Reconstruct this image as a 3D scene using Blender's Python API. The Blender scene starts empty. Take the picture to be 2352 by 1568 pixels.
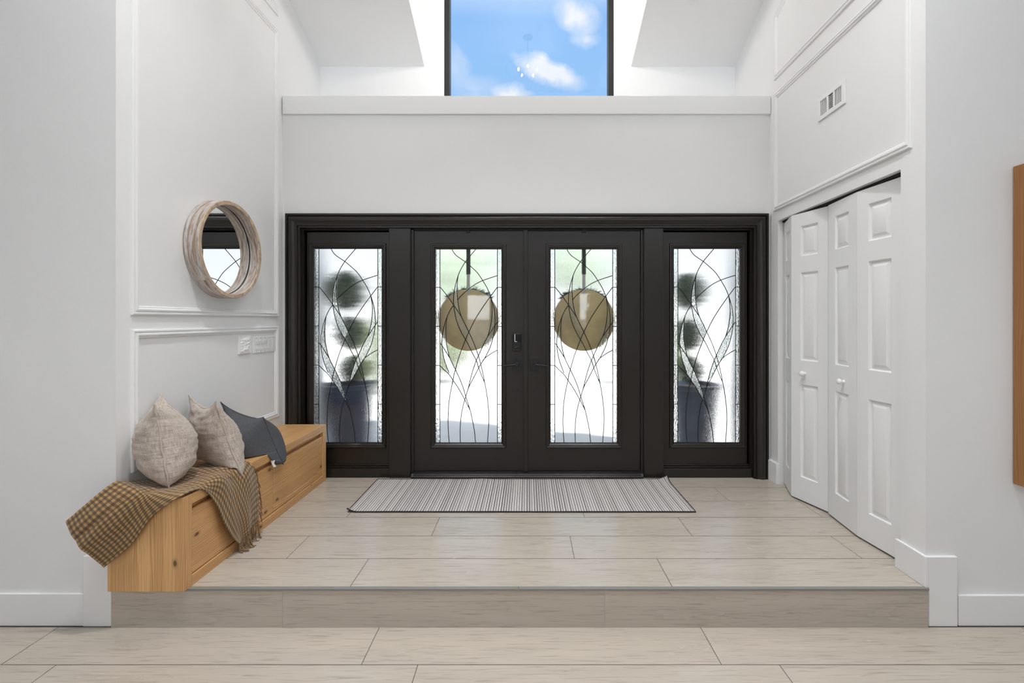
import bpy, bmesh, math, random
from mathutils import Vector, Matrix, noise
random.seed(7)
S = bpy.context.scene
COL = S.collection

# ------------------------------------------------------------------ camera
F, CX, CY, ZC = 1045.3, 1212.0, 735.0, 1.503     # focal length and principal point in pixels, eye height
cam = bpy.data.cameras.new('camera')
cam.sensor_width = 36.0
cam.lens = F * 36.0 / 2352.0
cam.shift_x = (1176 - CX) / 2352.0
cam.shift_y = (CY - 784) / 2352.0
cam.clip_start = 0.05
cam.clip_end = 300
camo = bpy.data.objects.new('camera', cam)
camo.location = (0, 0, ZC)
camo.rotation_euler = (math.pi / 2, 0, 0)
COL.objects.link(camo)
S.camera = camo

# ------------------------------------------------------------------ colour management and sampling
S.view_settings.view_transform = 'Standard'
S.view_settings.look = 'None'
S.view_settings.gamma = 1.0
S.view_settings.use_curve_mapping = False
S.view_settings.exposure = 0.79
cy = S.cycles
cy.use_denoising = True
cy.max_bounces = 12
cy.diffuse_bounces = 6
cy.glossy_bounces = 5
cy.transmission_bounces = 10
cy.transparent_max_bounces = 12
cy.sample_clamp_indirect = 6.0
cy.caustics_reflective = True
cy.caustics_refractive = True


def N(nt, typ, **kw):
    n = nt.nodes.new(typ)
    for k, v in kw.items():
        setattr(n, k, v)
    return n


def math_(nt, op, a, b=None, c=None, clamp=False):
    n = nt.nodes.new('ShaderNodeMath')
    n.operation = op
    n.use_clamp = clamp
    for i, v in enumerate((a, b, c)):
        if v is None:
            continue
        if isinstance(v, (int, float)):
            n.inputs[i].default_value = v
        else:
            nt.links.new(v, n.inputs[i])
    return n.outputs[0]


def mixc(nt, fac, a, b, blend='MIX'):
    n = nt.nodes.new('ShaderNodeMix')
    n.data_type = 'RGBA'
    n.blend_type = blend
    for i, v in ((0, fac), (6, a), (7, b)):
        if isinstance(v, (int, float)):
            n.inputs[i].default_value = v
        elif isinstance(v, tuple):
            n.inputs[i].default_value = v if len(v) == 4 else (*v, 1)
        else:
            nt.links.new(v, n.inputs[i])
    return n.outputs[2]


def ramp(nt, fac, stops, interp='LINEAR'):
    n = nt.nodes.new('ShaderNodeValToRGB')
    n.color_ramp.interpolation = interp
    el = n.color_ramp.elements
    while len(el) > 1:
        el.remove(el[-1])
    for i, (p, c) in enumerate(stops):
        e = el[0] if i == 0 else el.new(p)
        e.position = p
        if isinstance(c, (int, float)):
            c = (c, c, c)
        e.color = (*c, 1)
    nt.links.new(fac, n.inputs[0])
    return n.outputs[0]


# ------------------------------------------------------------------ world: blue sky with soft clouds, hazy and bright on the sun's side
W = bpy.data.worlds.new('sky')
S.world = W
W.use_nodes = True
wt = W.node_tree
wt.nodes.clear()
tc = N(wt, 'ShaderNodeTexCoord')
sep = N(wt, 'ShaderNodeSeparateXYZ')
wt.links.new(tc.outputs['Generated'], sep.inputs[0])
zz = sep.outputs[2]
grad = ramp(wt, zz, [(0.0, (0.68, 0.69, 0.70)), (0.16, (0.62, 0.65, 0.70)), (0.36, (0.225, 0.375, 0.575)), (0.55, (0.135, 0.295, 0.55)), (0.66, (0.55, 0.60, 0.68)), (1.0, (0.62, 0.64, 0.67))])
nz = N(wt, 'ShaderNodeTexNoise')
nz.inputs['Scale'].default_value = 16.0
nz.inputs['Detail'].default_value = 6.0
nz.inputs['Roughness'].default_value = 0.6
wt.links.new(tc.outputs['Generated'], nz.inputs['Vector'])
yy = math_(wt, 'MAXIMUM', sep.outputs[1], 0.05)
nd = N(wt, 'ShaderNodeTexNoise')
nd.inputs['Scale'].default_value = 26.0
nd.inputs['Detail'].default_value = 5.0
wt.links.new(tc.outputs['Generated'], nd.inputs['Vector'])
nds = N(wt, 'ShaderNodeSeparateColor')
wt.links.new(nd.outputs['Color'], nds.inputs[0])
uu_ = math_(wt, 'ADD', math_(wt, 'DIVIDE', sep.outputs[0], yy), math_(wt, 'MULTIPLY_ADD', nds.outputs[0], 0.05, -0.025))
ww_ = math_(wt, 'ADD', math_(wt, 'DIVIDE', sep.outputs[2], yy), math_(wt, 'MULTIPLY_ADD', nds.outputs[1], 0.05, -0.025))
cloud = None
for (px, py, rx, rz, tilt, amp) in ((1326, 42, 66, 46, 20, 1.25), (1345, 85, 40, 30, 0, .8), (1262, 163, 100, 34, 24, 1.5), (1300, 182, 52, 30, 15, 1.0), (1042, 150, 40, 90, -25, .5), (1090, 200, 90, 40, 10, .35), (1170, 214, 60, 20, 0, .95)):
    ca, sa = math.cos(math.radians(tilt)), math.sin(math.radians(tilt))
    a_ = math_(wt, 'SUBTRACT', uu_, (px - CX) / F)
    b_ = math_(wt, 'SUBTRACT', ww_, (CY - py) / F)
    dx = math_(wt, 'DIVIDE', math_(wt, 'SUBTRACT', math_(wt, 'MULTIPLY', a_, ca), math_(wt, 'MULTIPLY', b_, sa)), rx / F)
    dz = math_(wt, 'DIVIDE', math_(wt, 'ADD', math_(wt, 'MULTIPLY', a_, sa), math_(wt, 'MULTIPLY', b_, ca)), rz / F)
    r = math_(wt, 'SQRT', math_(wt, 'ADD', math_(wt, 'MULTIPLY', dx, dx), math_(wt, 'MULTIPLY', dz, dz)))
    b = math_(wt, 'MULTIPLY', math_(wt, 'SUBTRACT', 1.0, r, clamp=True), amp)
    cloud = b if cloud is None else math_(wt, 'MAXIMUM', cloud, b)
cn = math_(wt, 'MULTIPLY', cloud, math_(wt, 'MULTIPLY_ADD', nz.outputs['Fac'], 2.2, -0.2, clamp=False))
front = math_(wt, 'GREATER_THAN', sep.outputs[1], 0.0)
cn = math_(wt, 'MULTIPLY', cn, front, clamp=True)
skyc = mixc(wt, math_(wt, 'SMOOTH_MIN', cn, 0.92, 0.1), grad, (0.54, 0.56, 0.60))
back = math_(wt, 'MULTIPLY_ADD', sep.outputs[1], -1.3, -0.15, clamp=True)          # towards the sun's side
SKY_BACK = 1.6
lowb = ramp(wt, zz, [(0.0, 0.0), (0.004, 1.0), (0.09, 1.0), (0.16, 0.0)])      # bright sunlit haze low behind the house
bcol = mixc(wt, lowb, (0.95 * SKY_BACK, 1.0 * SKY_BACK, 1.06 * SKY_BACK), (6.5, 6.7, 7.0))
skyc = mixc(wt, back, skyc, bcol)
bg = N(wt, 'ShaderNodeBackground')
bg.inputs['Strength'].default_value = 1.0
wt.links.new(skyc, bg.inputs[0])
wo = N(wt, 'ShaderNodeOutputWorld')
wt.links.new(bg.outputs[0], wo.inputs[0])

# ------------------------------------------------------------------ sun: high, from behind the house
sun = bpy.data.lights.new('sun', 'SUN')
sun.energy = 5.5
sun.angle = math.radians(0.6)
sun.color = (1.0, 0.985, 0.965)
suno = bpy.data.objects.new('sun', sun)
el, az = math.radians(55), math.radians(64)
travel = Vector((-math.sin(az) * math.cos(el), math.cos(az) * math.cos(el), -math.sin(el)))
suno.rotation_euler = travel.to_track_quat('-Z', 'Y').to_euler()
suno.location = (12, -8, 20)
COL.objects.link(suno)


# ================================================================== materials
def new_mat(name):
    m = bpy.data.materials.new(name)
    m.use_nodes = True
    nt = m.node_tree
    b = nt.nodes['Principled BSDF']
    return m, nt, b


def simple(name, col, rough=0.5, metal=0.0, bump=0.0, bscale=200.0, var=0.0):
    m, nt, b = new_mat(name)
    b.inputs['Base Color'].default_value = (*col, 1)
    b.inputs['Roughness'].default_value = rough
    b.inputs['Metallic'].default_value = metal
    if bump or var:
        t = N(nt, 'ShaderNodeTexCoord')
        n = N(nt, 'ShaderNodeTexNoise')
        n.inputs['Scale'].default_value = bscale
        n.inputs['Detail'].default_value = 3.0
        nt.links.new(t.outputs['Object'], n.inputs['Vector'])
        if bump:
            bp = N(nt, 'ShaderNodeBump')
            bp.inputs['Strength'].default_value = bump
            bp.inputs['Distance'].default_value = 0.002
            nt.links.new(n.outputs['Fac'], bp.inputs['Height'])
            nt.links.new(bp.outputs[0], b.inputs['Normal'])
        if var:
            c = ramp(nt, n.outputs['Fac'], [(0.3, tuple(x * (1 - var) for x in col)), (0.7, tuple(min(1, x * (1 + var)) for x in col))])
            nt.links.new(c, b.inputs['Base Color'])
    return m


M = {}
M['wall'] = simple('wall_paint', (0.84, 0.845, 0.85), 0.55, bump=0.35, bscale=260)
M['ceil'] = simple('ceiling_texture', (0.84, 0.845, 0.85), 0.8, bump=0.9, bscale=130)
M['trim'] = simple('trim_paint', (0.86, 0.865, 0.87), 0.38)
M['door_white'] = simple('closet_door_paint', (0.86, 0.865, 0.87), 0.4, bump=0.25, bscale=90)
M['bronze'] = simple('dark_bronze_paint', (0.0135, 0.0105, 0.0080), 0.30, bump=0.2, bscale=160)
M['black'] = simple('black_metal', (0.006, 0.0065, 0.008), 0.45)
M['lead'] = simple('lead_came', (0.018, 0.016, 0.014), 0.45, metal=0.3)
M['sill'] = simple('sill_metal', (0.03, 0.03, 0.03), 0.35, metal=0.5)
M['steel'] = simple('edge_trim_metal', (0.27, 0.27, 0.25), 0.5, metal=0.25)
M['dark'] = simple('dark_gap', (0.02, 0.02, 0.02), 0.8)
M['plastic'] = simple('white_plastic', (0.86, 0.86, 0.86), 0.3)
M['film'] = simple('crinkled_film', (0.9, 0.9, 0.9), 0.15)
M['grout'] = simple('grout', (0.10, 0.085, 0.07), 0.9)
M['grout_light'] = simple('grout_light', (0.62, 0.58, 0.52), 0.9)
M['concrete'] = simple('pale_paving', (0.74, 0.72, 0.705), 0.85, var=0.06, bscale=3)
M['planter'] = simple('blue_glazed_planter', (0.055, 0.072, 0.115), 0.35, var=0.25, bscale=8)
M['soil'] = simple('soil', (0.03, 0.02, 0.013), 0.9)
M['leaf'] = simple('leaf', (0.045, 0.078, 0.034), 0.5, var=0.5, bscale=25)
M['leaf_pale'] = simple('leaf_pale', (0.17, 0.20, 0.105), 0.5, var=0.4, bscale=6)
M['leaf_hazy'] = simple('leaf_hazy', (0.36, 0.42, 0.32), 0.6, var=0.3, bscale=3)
M['pine_needle'] = simple('garland_green', (0.02, 0.055, 0.05), 0.6, var=0.4, bscale=40)
M['bark'] = simple('bark', (0.09, 0.06, 0.04), 0.9)
M['disc'] = simple('brown_sign_back', (0.68, 0.50, 0.24), 0.6, var=0.14, bscale=9)
M['ribbon'] = simple('black_strap', (0.012, 0.011, 0.012), 0.6)
M['ribbon_light'] = simple('pale_strap', (0.55, 0.53, 0.5), 0.6)
M['brass'] = simple('aged_brass', (0.35, 0.25, 0.12), 0.35, metal=0.9)


def emit(name, col, s):
    m, nt, b = new_mat(name)
    b.inputs['Emission Color'].default_value = (*col, 1)
    b.inputs['Emission Strength'].default_value = s
    return m


BULB_L = 780.0
M['bulb'] = emit('lit_bulb', (1.0, 0.95, 0.88), BULB_L)


M['lens'] = emit('fill_lens', (0.97, 0.985, 1.0), 5.0)  # glowing disc of the added fill lights


def mirror_mat():
    m, nt, b = new_mat('mirror_silver')
    b.inputs['Base Color'].default_value = (0.92, 0.93, 0.93, 1)
    b.inputs['Metallic'].default_value = 1.0
    b.inputs['Roughness'].default_value = 0.01
    return m


M['mirror'] = mirror_mat()


def clear_glass():
    m, nt, b = new_mat('clear_window_glass')
    nt.nodes.remove(b)
    out = [n for n in nt.nodes if n.type == 'OUTPUT_MATERIAL'][0]
    tr = N(nt, 'ShaderNodeBsdfTransparent')
    gl = N(nt, 'ShaderNodeBsdfGlossy')
    gl.inputs['Roughness'].default_value = 0.0
    fr = N(nt, 'ShaderNodeFresnel')
    fr.inputs[0].default_value = 1.5
    mx = N(nt, 'ShaderNodeMixShader')
    nt.links.new(fr.outputs[0], mx.inputs[0])
    nt.links.new(tr.outputs[0], mx.inputs[1])
    nt.links.new(gl.outputs[0], mx.inputs[2])
    nt.links.new(mx.outputs[0], out.inputs[0])
    return m


M['glass'] = clear_glass()


def textured_glass(name, sx, sz, strength, dist, ior=1.33, rough=0.03, col=(0.97, 0.985, 0.98)):
    """patterned glass: the outer face is rippled, the inner face flat"""
    m, nt, b = new_mat(name)
    nt.nodes.remove(b)
    out = [n for n in nt.nodes if n.type == 'OUTPUT_MATERIAL'][0]
    g = N(nt, 'ShaderNodeBsdfGlass')
    g.inputs['IOR'].default_value = ior
    g.inputs['Roughness'].default_value = rough
    g.inputs['Color'].default_value = (*col, 1)
    t = N(nt, 'ShaderNodeTexCoord')
    mp = N(nt, 'ShaderNodeMapping')
    mp.inputs['Scale'].default_value = (sx, 0.01, sz)
    nt.links.new(t.outputs['Object'], mp.inputs[0])
    n = N(nt, 'ShaderNodeTexNoise')
    n.inputs['Scale'].default_value = 1.0
    n.inputs['Detail'].default_value = 2.0
    nt.links.new(mp.outputs[0], n.inputs['Vector'])
    geo = N(nt, 'ShaderNodeNewGeometry')
    sn = N(nt, 'ShaderNodeSeparateXYZ')
    nt.links.new(geo.outputs['True Normal'], sn.inputs[0])
    bk = math_(nt, 'GREATER_THAN', math_(nt, 'ABSOLUTE', sn.outputs[1]), 0.5)
    so = N(nt, 'ShaderNodeSeparateXYZ')
    nt.links.new(t.outputs['Object'], so.inputs[0])
    isback = math_(nt, 'GREATER_THAN', so.outputs[1], 0.0)
    bp = N(nt, 'ShaderNodeBump')
    nt.links.new(math_(nt, 'MULTIPLY', math_(nt, 'MULTIPLY', isback, bk), strength), bp.inputs['Strength'])
    bp.inputs['Distance'].default_value = dist
    nt.links.new(n.outputs['Fac'], bp.inputs['Height'])
    nt.links.new(bp.outputs[0], g.inputs['Normal'])
    nt.links.new(g.outputs[0], out.inputs[0])
    return m


M['rain'] = textured_glass('rain_glass', 700, 45, 0.9, 0.00055, ior=1.45)
M['hammer'] = textured_glass('hammered_glass', 110, 42, 1.0, 0.011, ior=1.45, rough=0.0)


def wood(name, light, mid, darkc, strip=0.062, rough=0.42, knots=0.5, tone=0.5):
    """edge-glued pine: u along the grain, v across (UV in metres)"""
    m, nt, b = new_mat(name)
    uv = N(nt, 'ShaderNodeUVMap')
    sp = N(nt, 'ShaderNodeSeparateXYZ')
    nt.links.new(uv.outputs[0], sp.inputs[0])
    u, v = sp.outputs[0], sp.outputs[1]
    vs = math_(nt, 'DIVIDE', v, strip)
    idx = math_(nt, 'FLOOR', vs)
    wn = N(nt, 'ShaderNodeTexWhiteNoise', noise_dimensions='1D')
    nt.links.new(idx, wn.inputs['W'])
    off = math_(nt, 'MULTIPLY', wn.outputs['Value'], 37.0)
    # warp the lines a little, and round the knots
    cw = N(nt, 'ShaderNodeCombineXYZ')
    nt.links.new(math_(nt, 'MULTIPLY', u, 1.1), cw.inputs[0])
    nt.links.new(math_(nt, 'MULTIPLY', v, 14.0), cw.inputs[1])
    nt.links.new(off, cw.inputs[2])
    nw = N(nt, 'ShaderNodeTexNoise')
    nw.inputs['Scale'].default_value = 1.0
    nw.inputs['Detail'].default_value = 2.0
    nt.links.new(cw.outputs[0], nw.inputs['Vector'])
    ring = math_(nt, 'MULTIPLY_ADD', nw.outputs['Fac'], 6.5, math_(nt, 'MULTIPLY', v, 95.0))
    line = math_(nt, 'FRACT', math_(nt, 'ADD', ring, off))
    cf = N(nt, 'ShaderNodeCombineXYZ')
    nt.links.new(math_(nt, 'MULTIPLY', u, 5.0), cf.inputs[0])
    nt.links.new(math_(nt, 'MULTIPLY', v, 420.0), cf.inputs[1])
    nt.links.new(off, cf.inputs[2])
    nf = N(nt, 'ShaderNodeTexNoise')
    nf.inputs['Scale'].default_value = 1.0
    nf.inputs['Detail'].default_value = 3.0
    nt.links.new(cf.outputs[0], nf.inputs['Vector'])
    base = mixc(nt, math_(nt, 'MULTIPLY', math_(nt, 'POWER', line, 2.2), math_(nt, 'MULTIPLY_ADD', wn.outputs['Value'], 0.75, 0.3), clamp=True), light, mid)
    base = mixc(nt, math_(nt, 'MULTIPLY_ADD', math_(nt, 'FRACT', math_(nt, 'MULTIPLY', wn.outputs['Value'], 7.0)), tone * .7, 0.0), base, mid)
    base = mixc(nt, ramp(nt, nf.outputs['Fac'], [(0.45, 0.0), (0.75, 0.65)]), base, mid)
    # knots
    ck = N(nt, 'ShaderNodeCombineXYZ')
    nt.links.new(math_(nt, 'MULTIPLY', u, 3.1), ck.inputs[0])
    nt.links.new(math_(nt, 'MULTIPLY', v, 6.0), ck.inputs[1])
    vo = N(nt, 'ShaderNodeTexVoronoi', voronoi_dimensions='2D')
    vo.inputs['Scale'].default_value = 1.0
    nt.links.new(ck.outputs[0], vo.inputs['Vector'])
    kn = ramp(nt, vo.outputs['Distance'], [(0.0, 1.0), (0.035, 1.0), (0.055, 0.35), (0.11, 0.0)])
    kc = N(nt, 'ShaderNodeSeparateColor')
    nt.links.new(vo.outputs['Color'], kc.inputs[0])
    kk = math_(nt, 'MULTIPLY', kn, math_(nt, 'LESS_THAN', kc.outputs[0], knots))
    base = mixc(nt, math_(nt, 'MULTIPLY', kk, 0.85), base, darkc)
    # glue lines
    fr = math_(nt, 'FRACT', vs)
    gl = math_(nt, 'LESS_THAN', fr, 0.018)
    base = mixc(nt, math_(nt, 'MULTIPLY', gl, 0.35), base, darkc)
    nt.links.new(base, b.inputs['Base Color'])
    b.inputs['Roughness'].default_value = rough
    bp = N(nt, 'ShaderNodeBump')
    bp.inputs['Strength'].default_value = 0.15
    bp.inputs['Distance'].default_value = 0.001
    nt.links.new(nf.outputs['Fac'], bp.inputs['Height'])
    nt.links.new(bp.outputs[0], b.inputs['Normal'])
    return m


M['pine'] = wood('oiled_pine', (0.84, 0.51, 0.225), (0.40, 0.185, 0.066), (0.06, 0.022, 0.010))
M['oak'] = wood('oak_frame', (0.36, 0.17, 0.055), (0.25, 0.105, 0.03), (0.09, 0.04, 0.015), strip=0.3, knots=0.0, tone=0.1)


def plank_mat(name, base, dark):
    """greige wood-look porcelain planks, u along the plank (UV in metres, shifted per plank)"""
    m, nt, b = new_mat(name)
    uv = N(nt, 'ShaderNodeUVMap')

    def streak(su, sv, detail=4.0, dist=0.0):
        mp = N(nt, 'ShaderNodeMapping')
        mp.inputs['Scale'].default_value = (su, sv, 1)
        nt.links.new(uv.outputs[0], mp.inputs[0])
        n = N(nt, 'ShaderNodeTexNoise')
        n.inputs['Scale'].default_value = 1.0
        n.inputs['Detail'].default_value = detail
        n.inputs['Distortion'].default_value = dist
        nt.links.new(mp.outputs[0], n.inputs['Vector'])
        return n.outputs['Fac']
    a = streak(1.6, 11, 4, 0.6)
    f = streak(5, 130, 3, 0.4)
    g = streak(3.0, 34, 5, 1.4)
    c = mixc(nt, ramp(nt, a, [(0.35, 0.0), (0.75, 0.55)]), base, tuple(x * 0.80 for x in base))
    c = mixc(nt, ramp(nt, f, [(0.56, 0.0), (0.72, 0.55)]), c, dark)
    c = mixc(nt, ramp(nt, g, [(0.60, 0.0), (0.76, 0.5)]), c, dark)
    nt.links.new(c, b.inputs['Base Color'])
    b.inputs['Roughness'].default_value = 0.36
    nt.links.new(ramp(nt, a, [(0.3, 0.18), (0.7, 0.30)]), b.inputs['Roughness'])
    bp = N(nt, 'ShaderNodeBump')
    bp.inputs['Strength'].default_value = 0.25
    bp.inputs['Distance'].default_value = 0.001
    nt.links.new(f, bp.inputs['Height'])
    nt.links.new(bp.outputs[0], b.inputs['Normal'])
    return m


M['plank'] = plank_mat('greige_plank_tile', (0.53, 0.47, 0.40), (0.27, 0.22, 0.175))


def linen(name, a, b_, scale=1.0, speck=0.5):
    m, nt, b = new_mat(name)
    uv = N(nt, 'ShaderNodeUVMap')
    outs = []
    for (su, sv) in ((26, 330), (330, 26), (240, 240)):
        mp = N(nt, 'ShaderNodeMapping')
        mp.inputs['Scale'].default_value = (su * scale, sv * scale, 1)
        nt.links.new(uv.outputs[0], mp.inputs[0])
        n = N(nt, 'ShaderNodeTexNoise')
        n.inputs['Scale'].default_value = 1.0
        n.inputs['Detail'].default_value = 2.0
        nt.links.new(mp.outputs[0], n.inputs['Vector'])
        outs.append(n.outputs['Fac'])
    w = math_(nt, 'ADD', math_(nt, 'MULTIPLY', outs[0], 0.4), math_(nt, 'ADD', math_(nt, 'MULTIPLY', outs[1], 0.4), math_(nt, 'MULTIPLY', outs[2], 0.2)))
    c = ramp(nt, w, [(0.40, b_), (0.58, a)])
    nt.links.new(c, b.inputs['Base Color'])
    b.inputs['Roughness'].default_value = 0.9
    b.inputs['Sheen Weight'].default_value = 0.15
    bp = N(nt, 'ShaderNodeBump')
    bp.inputs['Strength'].default_value = 0.4
    bp.inputs['Distance'].default_value = 0.0015
    nt.links.new(w, bp.inputs['Height'])
    nt.links.new(bp.outputs[0], b.inputs['Normal'])
    return m


M['linen'] = linen('beige_linen', (0.62, 0.545, 0.48), (0.36, 0.295, 0.245))
M['linen_seam'] = linen('beige_linen_seam', (0.62, 0.545, 0.48), (0.42, 0.35, 0.295))
M['felt'] = simple('charcoal_felt', (0.088, 0.091, 0.102), 0.95, bump=0.5, bscale=420, var=0.45)


def gingham(name):
    m, nt, b = new_mat(name)
    uv = N(nt, 'ShaderNodeUVMap')
    sp = N(nt, 'ShaderNodeSeparateXYZ')
    nt.links.new(uv.outputs[0], sp.inputs[0])
    st = []
    for o in (0, 1):
        f = math_(nt, 'FRACT', math_(nt, 'DIVIDE', sp.outputs[o], 0.0255))
        st.append(math_(nt, 'MULTIPLY', math_(nt, 'GREATER_THAN', f, 0.5), 1.0))
    s = math_(nt, 'ADD', st[0], st[1])
    c = ramp(nt, math_(nt, 'MULTIPLY', s, 0.5), [(0.0, (0.50, 0.30, 0.125)), (0.34, (0.185, 0.115, 0.05)), (0.67, (0.062, 0.040, 0.022))], 'CONSTANT')
    mp = N(nt, 'ShaderNodeMapping')
    mp.inputs['Scale'].default_value = (600, 600, 1)
    nt.links.new(uv.outputs[0], mp.inputs[0])
    n = N(nt, 'ShaderNodeTexNoise')
    n.inputs['Scale'].default_value = 1.0
    nt.links.new(mp.outputs[0], n.inputs['Vector'])
    c = mixc(nt, math_(nt, 'MULTIPLY', n.outputs['Fac'], 0.35), c, (0.30, 0.19, 0.09))
    nt.links.new(c, b.inputs['Base Color'])
    b.inputs['Roughness'].default_value = 0.95
    b.inputs['Sheen Weight'].default_value = 0.25
    bp = N(nt, 'ShaderNodeBump')
    bp.inputs['Strength'].default_value = 0.3
    bp.inputs['Distance'].default_value = 0.001
    nt.links.new(n.outputs['Fac'], bp.inputs['Height'])
    nt.links.new(bp.outputs[0], b.inputs['Normal'])
    return m


M['gingham'] = gingham('brown_gingham_wool')
M['fringe'] = simple('wool_fringe', (0.24, 0.15, 0.075), 0.95, var=0.5, bscale=120)


def mat_stripes():
    m, nt, b = new_mat('striped_flatweave')
    t = N(nt, 'ShaderNodeTexCoord')
    sp = N(nt, 'ShaderNodeSeparateXYZ')
    nt.links.new(t.outputs['Object'], sp.inputs[0])
    x = sp.outputs[0]
    k = math_(nt, 'DIVIDE', x, 0.0178)
    f = math_(nt, 'FRACT', k)
    wn = N(nt, 'ShaderNodeTexWhiteNoise', noise_dimensions='1D')
    nt.links.new(math_(nt, 'FLOOR', k), wn.inputs['W'])
    wid = math_(nt, 'MULTIPLY_ADD', wn.outputs['Value'], 0.16, 0.18)
    line = math_(nt, 'LESS_THAN', f, wid)
    thin = math_(nt, 'MULTIPLY', math_(nt, 'LESS_THAN', math_(nt, 'ABSOLUTE', math_(nt, 'SUBTRACT', f, 0.62)), 0.07), math_(nt, 'GREATER_THAN', wn.outputs['Value'], 0.5))
    mp = N(nt, 'ShaderNodeMapping')
    mp.inputs['Scale'].default_value = (60, 400, 1)
    nt.links.new(t.outputs['Object'], mp.inputs[0])
    n = N(nt, 'ShaderNodeTexNoise')
    n.inputs['Scale'].default_value = 1.0
    nt.links.new(mp.outputs[0], n.inputs['Vector'])
    base = ramp(nt, n.outputs['Fac'], [(0.35, (0.56, 0.52, 0.50)), (0.65, (0.74, 0.70, 0.675))])
    c = mixc(nt, line, base, (0.03, 0.027, 0.03))
    c = mixc(nt, math_(nt, 'MULTIPLY', thin, 0.5), c, (0.12, 0.10, 0.09))
    nt.links.new(c, b.inputs['Base Color'])
    b.inputs['Roughness'].default_value = 0.75
    return m


M['mat'] = mat_stripes()


def whitewash():
    m, nt, b = new_mat('whitewashed_wood')
    uv = N(nt, 'ShaderNodeUVMap')

    def ns(su, sv, d=5.0, dist=0.0):
        mp = N(nt, 'ShaderNodeMapping')
        mp.inputs['Scale'].default_value = (su, sv, 1)
        nt.links.new(uv.outputs[0], mp.inputs[0])
        n = N(nt, 'ShaderNodeTexNoise')
        n.inputs['Scale'].default_value = 1.0
        n.inputs['Detail'].default_value = d
        n.inputs['Distortion'].default_value = dist
        nt.links.new(mp.outputs[0], n.inputs['Vector'])
        return n.outputs['Fac']
    a = ns(4, 60, 6, 0.8)
    f = ns(14, 170, 4, 0.5)
    c = ramp(nt, a, [(0.30, (0.30, 0.18, 0.10)), (0.40, (0.40, 0.31, 0.23)), (0.48, (0.52, 0.47, 0.43)), (0.62, (0.62, 0.60, 0.585))])
    c = mixc(nt, ramp(nt, f, [(0.48, 0.0), (0.66, 0.8)]), c, (0.23, 0.155, 0.11))
    nt.links.new(c, b.inputs['Base Color'])
    b.inputs['Roughness'].default_value = 0.7
    bp = N(nt, 'ShaderNodeBump')
    bp.inputs['Strength'].default_value = 0.4
    bp.inputs['Distance'].default_value = 0.002
    nt.links.new(f, bp.inputs['Height'])
    nt.links.new(bp.outputs[0], b.inputs['Normal'])
    return m


M['whitewash'] = whitewash()
M['raw_edge'] = simple('raw_wood_edge', (0.52, 0.40, 0.285), 0.7, bump=.3, bscale=22, var=.3)


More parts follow.
